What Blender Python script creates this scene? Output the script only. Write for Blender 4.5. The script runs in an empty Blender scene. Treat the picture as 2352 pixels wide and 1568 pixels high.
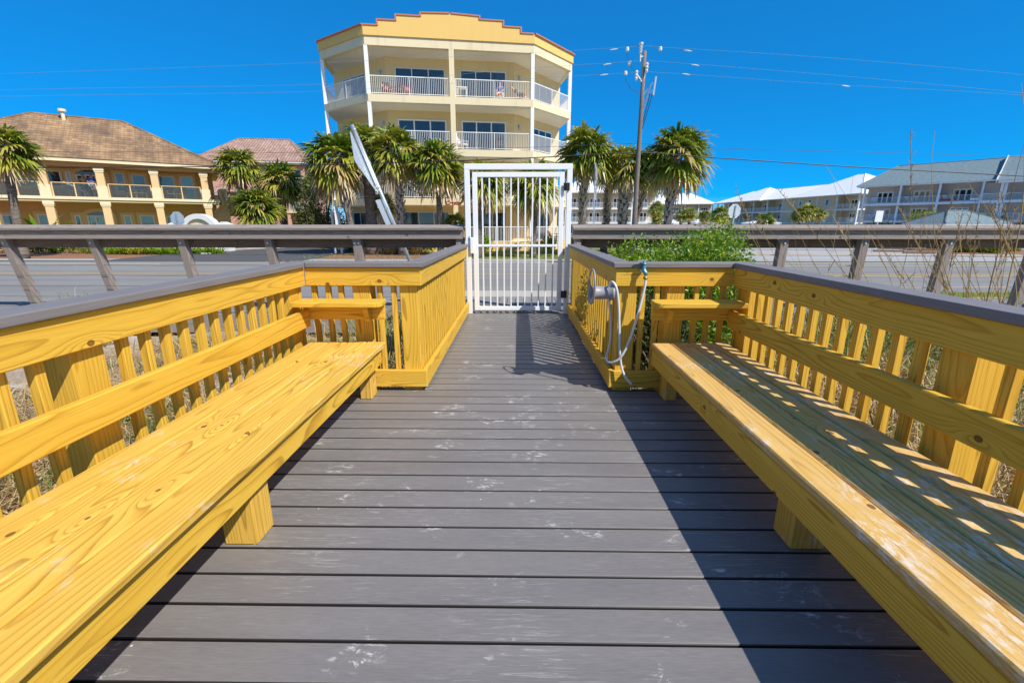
import bpy, bmesh, math, random
import numpy as np
from mathutils import Vector, Matrix
R = math.radians
random.seed(7); rng = np.random.default_rng(7)
scene = bpy.context.scene
COL = scene.collection

# ------------------------------------------------------------------ camera, sky, sun, exposure
FPX = 2352 * 16 / 36; PITCH = math.atan2(784 - 515, FPX); YAW = math.atan2(14 * math.cos(PITCH), FPX); EYE = 1.317
cam = bpy.data.cameras.new("camera"); cam.lens = 16; cam.sensor_width = 36; cam.clip_start = 0.02; cam.clip_end = 3000
co = bpy.data.objects.new("camera", cam); COL.objects.link(co)
co.location = (0, 0, EYE); co.rotation_euler = (R(90) - PITCH, 0, YAW); scene.camera = co

SUN = Vector((0.72, -0.60, 1.0)).normalized()
world = bpy.data.worlds.new("World"); scene.world = world; world.use_nodes = True
wn = world.node_tree; wn.nodes.clear()
sky = wn.nodes.new("ShaderNodeTexSky"); sky.sky_type = 'NISHITA'; sky.sun_disc = False
sky.sun_elevation = math.asin(SUN.z); sky.sun_rotation = math.atan2(SUN.x, SUN.y)
sky.altitude = 0; sky.air_density = 0.55; sky.dust_density = 0.0; sky.ozone_density = 8.5
hs = wn.nodes.new("ShaderNodeHueSaturation"); hs.inputs['Saturation'].default_value = 2.35; hs.inputs['Hue'].default_value = 0.505; hs.inputs['Value'].default_value = 2.05
bg = wn.nodes.new("ShaderNodeBackground"); bg.inputs['Strength'].default_value = 0.15
wo = wn.nodes.new("ShaderNodeOutputWorld")
gm = wn.nodes.new("ShaderNodeGamma"); gm.inputs['Gamma'].default_value = 0.5
wn.links.new(sky.outputs[0], gm.inputs['Color']); wn.links.new(gm.outputs[0], hs.inputs['Color']); vm = wn.nodes.new("ShaderNodeVectorMath"); vm.operation = 'MAXIMUM'; vm.inputs[1].default_value = (0.045, 0.0, 0.0)
tcw = wn.nodes.new("ShaderNodeTexCoord"); dt = wn.nodes.new("ShaderNodeVectorMath"); dt.operation = 'DOT_PRODUCT'; dt.inputs[1].default_value = SUN
mr = wn.nodes.new("ShaderNodeMapRange"); mr.inputs[1].default_value = 0.28; mr.inputs[2].default_value = 0.9; mr.inputs[3].default_value = 2.35; mr.inputs[4].default_value = 1.0
wn.links.new(tcw.outputs['Generated'], dt.inputs[0]); wn.links.new(dt.outputs['Value'], mr.inputs[0]); wn.links.new(mr.outputs[0], hs.inputs['Saturation'])
wn.links.new(hs.outputs[0], vm.inputs[0]); wn.links.new(vm.outputs[0], bg.inputs[0]); wn.links.new(bg.outputs[0], wo.inputs[0])
sl = bpy.data.lights.new("sun", 'SUN'); sl.energy = 4.4; sl.angle = R(0.5); sl.color = (1.0, 0.955, 0.88)
so = bpy.data.objects.new("sun", sl); COL.objects.link(so)
so.rotation_euler = SUN.to_track_quat('Z', 'Y').to_euler()
scene.view_settings.view_transform = 'Standard'; scene.view_settings.look = 'None'
scene.view_settings.exposure = 0.35; scene.view_settings.gamma = 1.0
scene.cycles.max_bounces = 6; scene.cycles.transparent_max_bounces = 12
scene.cycles.caustics_reflective = False; scene.cycles.caustics_refractive = False

def ray(x, y):
    r = (x - 1176) / FPX; d = (y - 784) / FPX
    v = Vector((r, math.cos(PITCH) - d * math.sin(PITCH), -math.sin(PITCH) - d * math.cos(PITCH)))
    return Matrix.Rotation(YAW, 3, 'Z') @ v
def at(x, y, Y):
    v = ray(x, y); return Vector((0, 0, EYE)) + v * (Y / v.y)
def onz(x, y, z):
    v = ray(x, y); return Vector((0, 0, EYE)) + v * ((z - EYE) / v.z)

# ------------------------------------------------------------------ materials
def lin(r, g, b):
    f = lambda c: c / 12.92 if c <= 0.04045 else ((c + 0.055) / 1.055) ** 2.4
    return (f(r / 255), f(g / 255), f(b / 255), 1)
class NT:
    def __init__(s, name):
        s.m = bpy.data.materials.new(name); s.m.use_nodes = True; s.t = s.m.node_tree
        s.b = s.t.nodes['Principled BSDF']; s.b.inputs['Roughness'].default_value = 0.6
    def n(s, kind, **k):
        nd = s.t.nodes.new('ShaderNode' + kind)
        for a, v in k.items():
            if hasattr(nd, a): setattr(nd, a, v)
        return nd
    def put(s, sock, v):
        if isinstance(v, bpy.types.NodeSocket): s.t.links.new(v, sock)
        else: sock.default_value = v
    def math(s, op, a, b=0.0, c=None):
        nd = s.n('Math', operation=op); s.put(nd.inputs[0], a); s.put(nd.inputs[1], b)
        if c is not None: s.put(nd.inputs[2], c)
        return nd.outputs[0]
    def mapv(s, vec, scale, loc=(0, 0, 0)):
        nd = s.n('Mapping'); s.put(nd.inputs['Vector'], vec); nd.inputs['Scale'].default_value = scale; nd.inputs['Location'].default_value = loc
        return nd.outputs[0]
    def noise(s, vec, scale, detail=3, rough=0.55, dist=0.0):
        nd = s.n('TexNoise'); s.put(nd.inputs['Vector'], vec); nd.inputs['Scale'].default_value = scale
        nd.inputs['Detail'].default_value = detail; nd.inputs['Roughness'].default_value = rough; nd.inputs['Distortion'].default_value = dist
        return nd.outputs[0]
    def ramp(s, fac, stops, interp='LINEAR'):
        nd = s.n('ValToRGB'); s.put(nd.inputs[0], fac); cr = nd.color_ramp; cr.interpolation = interp
        while len(cr.elements) < len(stops): cr.elements.new(0.5)
        for e, (p, c) in zip(cr.elements, stops): e.position = p; e.color = c if len(c) == 4 else (*c, 1)
        return nd.outputs[0]
    def mix(s, fac, a, b, mode='MIX'):
        nd = s.n('Mix', data_type='RGBA', blend_type=mode); s.put(nd.inputs[0], fac); s.put(nd.inputs[6], a); s.put(nd.inputs[7], b)
        return nd.outputs[2]
    def gr(s): 
        nd = s.n('Attribute', attribute_name='gr'); return nd.outputs['Vector']
    def obj(s): return s.n('TexCoord').outputs['Object']
    def pos(s): return s.n('NewGeometry').outputs['Position']
    def sep(s, v):
        nd = s.n('SeparateXYZ'); s.put(nd.inputs[0], v); return nd.outputs
    def bump(s, h, strength=0.3, dist=0.01):
        nd = s.n('Bump'); nd.inputs['Strength'].default_value = strength; nd.inputs['Distance'].default_value = dist
        s.put(nd.inputs['Height'], h); s.t.links.new(nd.outputs[0], s.b.inputs['Normal'])
    def out(s, col, rough=None, metal=None, spec=None):
        s.put(s.b.inputs['Base Color'], col)
        if rough is not None: s.put(s.b.inputs['Roughness'], rough)
        if metal is not None: s.put(s.b.inputs['Metallic'], metal)
        if spec is not None: s.put(s.b.inputs['Specular IOR Level'], spec)
        return s.m
BW = lambda v: (v, v, v, 1)

def wood(name, light, mid, dark, knotcol, dust=None, freq=70, rough=0.6, fiber=0.28, spec=0.2):
    t = NT(name); g = t.gr(); x, y, z = t.sep(g)
    n1 = t.noise(t.mapv(g, (0.75, 4, 4)), 1.0, 2, 0.5)
    n2 = t.noise(t.mapv(g, (2.2, 14, 14)), 1.0, 2, 0.5)
    vor = t.n('TexVoronoi', voronoi_dimensions='2D'); kx, ky = 1.25, 6.2
    cv = t.n('CombineXYZ'); t.put(cv.inputs[0], t.math('MULTIPLY', x, kx)); t.put(cv.inputs[1], t.math('MULTIPLY', y, ky)); t.put(vor.inputs['Vector'], cv.outputs[0]); vor.inputs['Scale'].default_value = 1.0
    rnd = t.sep(vor.outputs['Color'])[0]; rn2 = t.sep(vor.outputs['Color'])[1]; pp = t.sep(vor.outputs['Position'])
    dx = t.math('SUBTRACT', x, t.math('DIVIDE', pp[0], kx)); dy = t.math('SUBTRACT', y, t.math('DIVIDE', pp[1], ky))
    sel = t.math('MULTIPLY', t.math('GREATER_THAN', rnd, 0.45), t.math('GREATER_THAN', x, -6.0))
    q2 = lambda sx, sy: t.math('ADD', t.math('POWER', t.math('ABSOLUTE', t.math('DIVIDE', dx, sx)), 2.0), t.math('POWER', t.math('ABSOLUTE', t.math('DIVIDE', dy, sy)), 2.0))
    infl = t.math('MULTIPLY', t.math('EXPONENT', t.math('MULTIPLY', q2(0.10, 0.030), -1.0)), sel)
    d = t.math('SQRT', q2(0.019, 0.014))
    r = t.math('SQRT', t.math('ADD', t.math('MULTIPLY', y, y), t.math('MULTIPLY', z, z)))
    r = t.math('ADD', r, t.math('MULTIPLY', t.math('SUBTRACT', n1, 0.5), 0.13))
    r = t.math('ADD', r, t.math('MULTIPLY', t.math('SUBTRACT', n2, 0.5), 0.008))
    r = t.math('ADD', r, t.math('MULTIPLY', infl, 0.045))
    f = t.math('FRACT', t.math('MULTIPLY', r, freq))
    base = t.ramp(f, [(0.0, light), (0.45, light), (0.72, mid), (0.90, dark), (0.95, dark), (1.0, light)])
    oi = t.n('ObjectInfo').outputs['Random']; base = t.mix(t.math('MULTIPLY', oi, 0.35), base, t.mix(0.5, mid, dark))
    tone = t.noise(t.mapv(g, (0.5, 3, 3)), 1.0, 2)
    base = t.mix(t.math('MULTIPLY', t.ramp(tone, [(0.35, BW(0)), (0.65, BW(1))]), 0.5), base, mid)
    fib = t.noise(t.mapv(g, (6, 300, 300)), 1.0, 2)
    base = t.mix(fiber, base, t.ramp(fib, [(0.3, tuple(c * 0.62 for c in mid[:3])), (0.7, tuple(min(1, c * 1.12) for c in light[:3]))]))
    kc = t.math('MULTIPLY', t.math('LESS_THAN', d, t.math('MULTIPLY_ADD', rn2, 0.6, 0.45)), sel)
    ks = t.ramp(d, [(0.0, knotcol), (0.75, tuple(c * 0.55 for c in knotcol[:3])), (1.0, dark)])
    base = t.mix(t.math('MULTIPLY', kc, 0.85), base, ks)
    if dust:
        p = t.pos(); px, py, pz = t.sep(p)
        big = t.noise(p, 3.3, 3, 0.6); fine = t.noise(t.mapv(g, (22, 60, 60)), 1.0, 5, 0.75)
        msk = t.math('MULTIPLY', t.ramp(big, [(dust, BW(0)), (dust + 0.16, BW(1))]), t.ramp(fine, [(0.48, BW(0)), (0.60, BW(1))]))
        base = t.mix(t.math('MULTIPLY', msk, 0.8), base, (0.72, 0.68, 0.62, 1))
    t.bump(t.math('ADD', t.math('MULTIPLY', f, 0.4), fib), 0.12, 0.003)
    return t.out(base, rough, spec=spec)

PINE = dict(light=(0.82, 0.52, 0.072, 1), mid=(0.70, 0.395, 0.038, 1), dark=(0.33, 0.15, 0.016, 1), knotcol=(0.20, 0.075, 0.02, 1))
M = {}
M['pine'] = wood('yellow_pine', **PINE)
M['pine_seat'] = wood('yellow_pine_sanded', (0.82, 0.52, 0.10, 1), (0.68, 0.39, 0.055, 1), (0.34, 0.165, 0.022, 1), (0.2, 0.08, 0.03, 1), dust=0.56)
M['pine_dusty'] = wood('yellow_pine_sandy', (0.77, 0.51, 0.175, 1), (0.65, 0.385, 0.105, 1), (0.37, 0.18, 0.045, 1), (0.2, 0.08, 0.03, 1), dust=0.49)
M['grey_wood'] = wood('weathered_wood', (0.39, 0.335, 0.295, 1), (0.26, 0.21, 0.18, 1), (0.10, 0.074, 0.058, 1), (0.07, 0.042, 0.032, 1), freq=75, rough=0.85, fiber=0.5, spec=0.1)
M['brown_wood'] = wood('weathered_brown_wood', (0.24, 0.18, 0.13, 1), (0.17, 0.12, 0.085, 1), (0.08, 0.055, 0.04, 1), (0.06, 0.035, 0.03, 1), freq=70, rough=0.9, fiber=0.5, spec=0.1)
M['plank'] = wood('boardwalk_wood', (0.30, 0.29, 0.285, 1), (0.22, 0.21, 0.205, 1), (0.13, 0.12, 0.115, 1), (0.1, 0.08, 0.07, 1), freq=75, rough=0.85, fiber=0.5, spec=0.1)

t = NT('composite_deck'); g = t.gr(); p = t.pos()
b0 = t.noise(t.mapv(g, (0.8, 6, 1)), 1.0, 3)
col = t.ramp(b0, [(0.3, (0.170, 0.156, 0.148, 1)), (0.7, (0.218, 0.202, 0.192, 1))])
fl = t.noise(t.mapv(g, (16, 240, 1)), 1.0, 3, 0.6, 0.6)
col = t.mix(0.3, col, t.ramp(fl, [(0.35, (0.13, 0.12, 0.12, 1)), (0.65, (0.25, 0.235, 0.23, 1))]))
wv = t.noise(t.mapv(g, (5.5, 130, 1)), 1.0, 3, 0.55, 0.9); wa = t.noise(p, 1.4, 2)
scr = t.math('MULTIPLY', t.ramp(wv, [(0.60, BW(0)), (0.64, BW(1)), (0.68, BW(0))]), t.ramp(wa, [(0.42, BW(0)), (0.58, BW(1))]))
col = t.mix(t.math('MULTIPLY', scr, 0.5), col, (0.55, 0.53, 0.5, 1))
pb = t.noise(p, 3.2, 3, 0.6); pf = t.noise(t.mapv(g, (16, 34, 1)), 1.0, 6, 0.78, 0.5)
gx, gy, gz = t.sep(p); q_ = t.math('ADD', t.math('POWER', t.math('ABSOLUTE', t.math('DIVIDE', t.math('SUBTRACT', gx, 0.35), 0.75)), 2.0), t.math('POWER', t.math('ABSOLUTE', t.math('DIVIDE', t.math('SUBTRACT', gy, 3.15), 0.35)), 2.0))
far = t.math('MULTIPLY', t.math('EXPONENT', t.math('MULTIPLY', q_, -1.0)), 0.09)
sc2 = t.math('MULTIPLY', t.ramp(t.math('ADD', pb, far), [(0.575, BW(0)), (0.65, BW(1))]), t.ramp(pf, [(0.53, BW(0)), (0.61, BW(1))]))
col = t.mix(t.math('MULTIPLY', sc2, 0.8), col, (0.66, 0.64, 0.61, 1))
vo = t.n('TexVoronoi'); t.put(vo.inputs['Vector'], p); vo.inputs['Scale'].default_value = 7.5
dots = t.math('MULTIPLY', t.math('LESS_THAN', vo.outputs['Distance'], 0.03), t.math('GREATER_THAN', t.sep(vo.outputs['Color'])[0], 0.6))
col = t.mix(dots, col, (0.66, 0.65, 0.62, 1))
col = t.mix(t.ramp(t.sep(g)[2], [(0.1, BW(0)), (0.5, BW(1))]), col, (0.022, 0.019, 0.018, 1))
t.bump(fl, 0.15, 0.002); M['deck'] = t.out(col, t.ramp(b0, [(0.3, BW(0.40)), (0.7, BW(0.52))]), spec=0.5)

t = NT('composite_cap'); g = t.gr()
fl = t.noise(t.mapv(g, (5, 190, 190)), 1.0, 3, 0.6, 0.5); b0 = t.noise(g, 3.0, 3)
col = t.mix(0.5, t.ramp(b0, [(0.3, (0.185, 0.166, 0.160, 1)), (0.7, (0.225, 0.204, 0.196, 1))]), t.ramp(fl, [(0.35, (0.16, 0.145, 0.147, 1)), (0.65, (0.25, 0.23, 0.23, 1))]))
t.bump(fl, 0.25, 0.002); M['cap'] = t.out(col, 0.6, spec=0.3)

def plain(name, c, rough=0.5, metal=0.0, var=0.08, scale=6.0, spec=0.5, bump=0.0):
    t = NT(name); n = t.noise(t.pos(), scale, 4)
    col = t.mix(n, tuple(min(1, v * (1 - var)) for v in c[:3]) + (1,), tuple(min(1, v * (1 + var)) for v in c[:3]) + (1,))
    if bump: t.bump(t.noise(t.pos(), scale * 8, 3), bump, 0.01)
    return t.out(col, rough, metal, spec)
def stucco(name, c, dirt=0.25):
    t = NT(name); p = t.pos(); n = t.noise(p, 0.7, 4, 0.6)
    streak = t.noise(t.mapv(p, (2.6, 2.6, 0.22)), 1.0, 4, 0.6)
    col = t.mix(t.math('MULTIPLY', n, 0.3), (*c[:3], 1), tuple(v * 0.84 for v in c[:3]) + (1,))
    col = t.mix(t.math('MULTIPLY', t.ramp(streak, [(0.55, BW(0)), (0.8, BW(1))]), dirt), col, tuple(v * 0.55 for v in c[:3]) + (1,))
    t.bump(t.noise(p, 40, 2), 0.15, 0.01); return t.out(col, 0.85, spec=0.2)
M['white'] = plain('white_enamel', (0.86, 0.86, 0.85), 0.35, var=0.03)
M['white_trim'] = plain('white_trim_paint', (0.76, 0.76, 0.74), 0.5, var=0.05)
M['blue_trim'] = plain('pale_blue_trim_paint', (0.62, 0.72, 0.78), 0.5, var=0.05)
M['black'] = plain('black_plastic', (0.015, 0.015, 0.016), 0.4)
M['dark'] = plain('dark_interior', (0.012, 0.012, 0.012), 0.8)
M['galv'] = plain('galvanised_steel', (0.52, 0.57, 0.60), 0.42, 0.7, 0.12, 14)
M['sheet'] = plain('bare_aluminium_sheet', (0.62, 0.66, 0.68), 0.42, 0.55, 0.1, 7)
M['grey_plastic'] = plain('grey_plastic', (0.30, 0.29, 0.30), 0.45)
M['hose'] = plain('translucent_white_hose', (0.66, 0.68, 0.68), 0.3, var=0.06)
M['tap'] = plain('blue_green_brass', (0.10, 0.30, 0.38), 0.35, 0.5, 0.3, 60)
M['brass'] = plain('brass_fitting', (0.42, 0.26, 0.10), 0.4, 0.7)
M['cream_wall'] = stucco('pale_yellow_stucco', (0.75, 0.60, 0.33), 0.22)
M['cream_band'] = stucco('cream_fascia_stucco', (0.80, 0.68, 0.45), 0.5)
M['gold_wall'] = stucco('golden_yellow_stucco', (0.82, 0.54, 0.18), 0.12)
M['red_cap'] = plain('red_metal_coping', (0.52, 0.18, 0.10), 0.5)
M['soffit'] = plain('white_soffit_boards', (0.80, 0.79, 0.76), 0.7)
M['tan_wall'] = stucco('tan_stucco', (0.62, 0.38, 0.16), 0.2)
M['tan_light'] = stucco('light_tan_stucco', (0.74, 0.52, 0.27), 0.2)
M['tan_cream'] = stucco('cream_moulding', (0.78, 0.66, 0.43), 0.2)
M['pink_wall'] = stucco('pink_stucco', (0.66, 0.36, 0.28), 0.2)
M['beige_siding'] = stucco('beige_siding', (0.68, 0.53, 0.38), 0.15)
M['grey_siding'] = stucco('grey_beige_siding', (0.54, 0.47, 0.41), 0.15)
M['concrete'] = stucco('concrete', (0.50, 0.46, 0.40), 0.15)
M['yellow'] = plain('yellow_hydrant_paint', (0.80, 0.48, 0.02), 0.4)
M['red_letter'] = plain('dark_red_letter', (0.36, 0.03, 0.02), 0.5)
M['wicker'] = plain('tan_wicker', (0.42, 0.25, 0.09), 0.7)
M['bluehull'] = plain('blue_hull_paint', (0.03, 0.13, 0.42), 0.25)
M['redpaint'] = plain('dull_red_plastic', (0.24, 0.045, 0.045), 0.5)
M['wire_pale'] = plain('bare_aluminium_wire', (0.20, 0.32, 0.36), 0.8, 0.0)
M['wire_dark'] = plain('black_cable', (0.02, 0.02, 0.02), 0.6)
M['rope'] = plain('pale_rope', (0.55, 0.47, 0.33), 0.8)
M['steel_cable'] = plain('grey_steel_cable', (0.16, 0.16, 0.15), 0.5, 0.5)
M['skin'] = plain('skin', (0.56, 0.29, 0.20), 0.5)
M['hair'] = plain('dark_hair', (0.03, 0.018, 0.012), 0.5)
M['shirt_grey'] = plain('grey_shirt', (0.30, 0.28, 0.27), 0.8, var=0.2, scale=30)
M['shirt_blue'] = plain('blue_patterned_shirt', (0.05, 0.10, 0.42), 0.8, var=0.5, scale=14)
M['cloth_white'] = plain('white_cloth', (0.72, 0.72, 0.72), 0.8)
M['cloth_pale'] = plain('pale_blue_denim', (0.52, 0.64, 0.70), 0.8)
M['trousers'] = plain('dark_trousers', (0.05, 0.04, 0.06), 0.8)
def glass(name, c, rough=0.04, var=0.5):
    t = NT(name); p = t.pos(); n = t.noise(t.mapv(p, (0.9, 0.9, 0.5)), 1.0, 3); st = t.noise(t.mapv(p, (9, 9, 0.02)), 1.0, 1); bl = t.noise(t.mapv(p, (0.35, 0.35, 0.02)), 1.0, 0)
    n = t.math('ADD', n, t.math('MULTIPLY', t.ramp(bl, [(0.5, BW(0)), (0.53, BW(1))]), t.math('MULTIPLY', st, 1.6)))
    col = t.mix(n, tuple(v * (1 - var) for v in c) + (1,), tuple(v * (1 + var) for v in c) + (1,))
    return t.out(col, rough, spec=0.9)
M['glass'] = glass('dark_blue_window_glass', (0.010, 0.035, 0.065))
M['glass_sky'] = glass('pale_teal_window_glass', (0.09, 0.27, 0.33))
t = NT('clear_balcony_glass'); t.b.inputs['Transmission Weight'].default_value = 0.0
tr = t.n('BsdfTransparent'); tr.inputs[0].default_value = (0.66, 0.72, 0.74, 1); mx = t.n('MixShader'); mx.inputs[0].default_value = 0.16
t.b.inputs['Base Color'].default_value = (0.20, 0.25, 0.28, 1); t.b.inputs['Roughness'].default_value = 0.05
t.t.links.new(tr.outputs[0], mx.inputs[1]); t.t.links.new(t.b.outputs[0], mx.inputs[2]); t.t.links.new(mx.outputs[0], t.t.nodes['Material Output'].inputs[0]); M['clear'] = t.m

def tileroof(name, c1, c2, c3, row=0.33, width=0.28, curved=0.5, stain=0.5):
    t = NT(name); g = t.gr(); x, y, z = t.sep(g)
    fy = t.math('FRACT', t.math('DIVIDE', y, row)); fx = t.math('FRACT', t.math('DIVIDE', x, width))
    cell = t.n('TexWhiteNoise'); cell.noise_dimensions = '2D'
    cv = t.n('CombineXYZ'); t.put(cv.inputs[0], t.math('FLOOR', t.math('DIVIDE', x, width))); t.put(cv.inputs[1], t.math('FLOOR', t.math('DIVIDE', y, row)))
    t.put(cell.inputs['Vector'], cv.outputs[0])
    col = t.ramp(cell.outputs['Value'], [(0.0, c1), (0.5, c2), (1.0, c3)])
    col = t.mix(t.math('MULTIPLY', t.math('LESS_THAN', fy, 0.14), 0.72), col, tuple(v * 0.28 for v in c3[:3]) + (1,))
    col = t.mix(t.math('MULTIPLY', t.math('LESS_THAN', t.math('ABSOLUTE', t.math('SUBTRACT', fx, 0.5)), 0.12), 0.22), col, tuple(v * 0.3 for v in c3[:3]) + (1,))
    st = t.noise(t.mapv(g, (0.45, 0.28, 1)), 1.0, 5, 0.65)
    col = t.mix(t.math('MULTIPLY', t.ramp(st, [(0.40, BW(0)), (0.62, BW(1))]), stain), col, (0.10, 0.07, 0.055, 1))
    h = t.math('ADD', t.math('MULTIPLY', fy, -0.6), t.math('MULTIPLY', t.math('SINE', t.math('MULTIPLY', fx, 6.2832)), curved))
    t.bump(h, 0.8, 0.05); return t.out(col, 0.85, spec=0.15)
M['roof_tan'] = tileroof('brown_flat_tile', (0.46, 0.30, 0.16, 1), (0.38, 0.24, 0.13, 1), (0.31, 0.19, 0.11, 1), 0.42, 0.36, 0.05, 0.72)
M['roof_pink'] = tileroof('pink_barrel_tile', (0.56, 0.37, 0.29, 1), (0.47, 0.30, 0.235, 1), (0.37, 0.225, 0.175, 1), 0.42, 0.34, 1.0, 0.15)
t = NT('slate_blue_shingle'); g = t.gr(); n = t.noise(t.mapv(g, (2.2, 6, 1)), 1.0, 3, 0.7); n2 = t.noise(g, 0.5, 3)
fy = t.math('FRACT', t.math('DIVIDE', t.sep(g)[1], 0.3))
col = t.mix(t.math('MULTIPLY', n2, 0.4), t.ramp(n, [(0.35, (0.12, 0.17, 0.19, 1)), (0.65, (0.26, 0.33, 0.35, 1))]), (0.18, 0.25, 0.27, 1))
col = t.mix(t.math('MULTIPLY', t.math('LESS_THAN', fy, 0.15), 0.4), col, (0.08, 0.11, 0.13, 1)); M['shingle'] = t.out(col, 0.9, spec=0.1)
t = NT('white_metal_roof'); g = t.gr(); fx = t.math('FRACT', t.math('DIVIDE', t.sep(g)[0], 0.45)); n = t.noise(g, 0.4, 3)
col = t.mix(n, (0.82, 0.81, 0.79, 1), (0.90, 0.89, 0.87, 1)); seam = t.math('LESS_THAN', fx, 0.1)
col = t.mix(t.math('MULTIPLY', seam, 0.25), col, (0.45, 0.45, 0.45, 1)); t.bump(seam, 0.5, 0.03); M['roof_white'] = t.out(col, 0.55, spec=0.3)

t = NT('asphalt'); p = t.pos(); n = t.noise(p, 60, 3, 0.7); n2 = t.noise(t.mapv(p, (0.05, 1.3, 1)), 1.0, 4, 0.6); n3 = t.noise(p, 0.4, 4)
col = t.ramp(n, [(0.3, (0.20, 0.192, 0.182, 1)), (0.7, (0.29, 0.28, 0.268, 1))])
col = t.mix(t.math('MULTIPLY', t.ramp(n2, [(0.42, BW(0)), (0.65, BW(1))]), 0.5), col, (0.17, 0.163, 0.155, 1))
col = t.mix(t.math('MULTIPLY', t.ramp(n3, [(0.5, BW(0)), (0.7, BW(1))]), 0.3), col, (0.30, 0.285, 0.27, 1)); M['asphalt'] = t.out(col, 0.9, spec=0.2)
t = NT('dark_asphalt'); p = t.pos(); n = t.noise(p, 60, 3, 0.7); M['asphalt_dark'] = t.out(t.ramp(n, [(0.3, (0.07, 0.07, 0.075, 1)), (0.7, (0.12, 0.12, 0.125, 1))]), 0.9, spec=0.2)
t = NT('pale_parking'); p = t.pos(); n = t.noise(p, 40, 3, 0.7); M['parking'] = t.out(t.ramp(n, [(0.3, (0.33, 0.32, 0.32, 1)), (0.7, (0.44, 0.43, 0.42, 1))]), 0.9, spec=0.2)
M['paint_white'] = plain('white_road_paint', (0.66, 0.66, 0.64), 0.7, var=0.25, scale=8)
M['paint_yellow'] = plain('worn_yellow_road_paint', (0.58, 0.36, 0.10), 0.7, var=0.25, scale=8)
M['walk'] = stucco('sidewalk_concrete', (0.46, 0.42, 0.36), 0.1)
M['walk_grey'] = stucco('grey_sidewalk', (0.36, 0.36, 0.36), 0.1)
t = NT('dune_sand'); p = t.pos(); n = t.noise(p, 1.3, 4, 0.6); n2 = t.noise(p, 30, 4, 0.7)
col = t.ramp(n, [(0.34, (0.66, 0.60, 0.52, 1)), (0.47, (0.36, 0.245, 0.14, 1))]); col = t.mix(0.4, col, t.ramp(n2, [(0.35, (0.22, 0.15, 0.09, 1)), (0.65, (0.74, 0.68, 0.60, 1))]))
t.bump(n2, 0.6, 0.04); M['sand'] = t.out(col, 0.95, spec=0.1)
t = NT('lawn'); p = t.pos(); n = t.noise(p, 2.2, 5, 0.7); n2 = t.noise(p, 35, 3, 0.7)
col = t.ramp(n, [(0.35, (0.12, 0.16, 0.02, 1)), (0.55, (0.26, 0.27, 0.05, 1)), (0.7, (0.40, 0.33, 0.12, 1))]); col = t.mix(0.45, col, t.ramp(n2, [(0.3, (0.05, 0.08, 0.01, 1)), (0.7, (0.38, 0.40, 0.10, 1))]))
t.bump(n2, 0.8, 0.05); M['lawn'] = t.out(col, 0.95, spec=0.1)
t = NT('red_mulch'); p = t.pos(); n2 = t.noise(p, 26, 4, 0.75); M['mulch'] = t.out(t.ramp(n2, [(0.3, (0.14, 0.05, 0.025, 1)), (0.7, (0.46, 0.25, 0.14, 1))]), 0.95, spec=0.1)
t = NT('far_ground'); p = t.pos(); n = t.noise(p, 0.08, 5, 0.6); M['ground'] = t.out(t.ramp(n, [(0.35, (0.30, 0.26, 0.18, 1)), (0.6, (0.20, 0.20, 0.08, 1))]), 0.95, spec=0.1)

def leafmat(name, stops, rough=0.45, trans=0.25, spec=0.4):
    t = NT(name); a = t.n('Attribute', attribute_name='tone'); n = t.noise(t.pos(), 3.0, 2)
    f = t.math('ADD', a.outputs['Fac'], t.math('MULTIPLY', t.math('SUBTRACT', n, 0.5), 0.25))
    col = t.ramp(f, stops); t.out(col, rough, spec=spec)
    tl = t.n('BsdfTranslucent'); t.put(tl.inputs[0], col); mx = t.n('MixShader'); mx.inputs[0].default_value = trans
    t.t.links.new(t.b.outputs[0], mx.inputs[1]); t.t.links.new(tl.outputs[0], mx.inputs[2]); t.t.links.new(mx.outputs[0], t.t.nodes['Material Output'].inputs[0])
    return t.m
M['palm'] = leafmat('palm_leaf', [(0.0, (0.06, 0.13, 0.014, 1)), (0.3, (0.19, 0.27, 0.024, 1)), (0.6, (0.46, 0.44, 0.05, 1)), (0.78, (0.46, 0.33, 0.12, 1)), (1.0, (0.68, 0.53, 0.35, 1))], 0.38, 0.25, 0.5)
M['shrub'] = leafmat('glossy_shrub_leaf', [(0.0, (0.06, 0.16, 0.008, 1)), (0.5, (0.19, 0.34, 0.013, 1)), (0.85, (0.34, 0.43, 0.02, 1)), (1.0, (0.55, 0.46, 0.04, 1))], 0.38, 0.32, 0.4)
M['shrub_dark'] = leafmat('dark_shrub_leaf', [(0.0, (0.015, 0.035, 0.010, 1)), (0.6, (0.05, 0.085, 0.022, 1)), (1.0, (0.14, 0.15, 0.04, 1))], 0.5)
M['shrub_lime'] = leafmat('lime_shrub_leaf', [(0.0, (0.11, 0.16, 0.008, 1)), (0.6, (0.30, 0.31, 0.015, 1)), (1.0, (0.45, 0.42, 0.04, 1))], 0.5)
M['shrub_olive'] = leafmat('olive_shrub_leaf', [(0.0, (0.03, 0.055, 0.01, 1)), (0.5, (0.11, 0.13, 0.025, 1)), (1.0, (0.26, 0.22, 0.06, 1))], 0.5)
M['straw'] = leafmat('dry_straw', [(0.0, (0.26, 0.15, 0.06, 1)), (0.5, (0.56, 0.39, 0.17, 1)), (1.0, (0.72, 0.60, 0.40, 1))], 0.7, 0.15, 0.2)
M['blade'] = leafmat('green_grass_blade', [(0.0, (0.06, 0.12, 0.012, 1)), (0.5, (0.20, 0.26, 0.03, 1)), (1.0, (0.50, 0.42, 0.16, 1))], 0.5, 0.25, 0.3)
M['twig'] = plain('grey_twig', (0.23, 0.17, 0.12), 0.9)
M['flower'] = plain('pink_flower', (0.6, 0.25, 0.25), 0.7)
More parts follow.
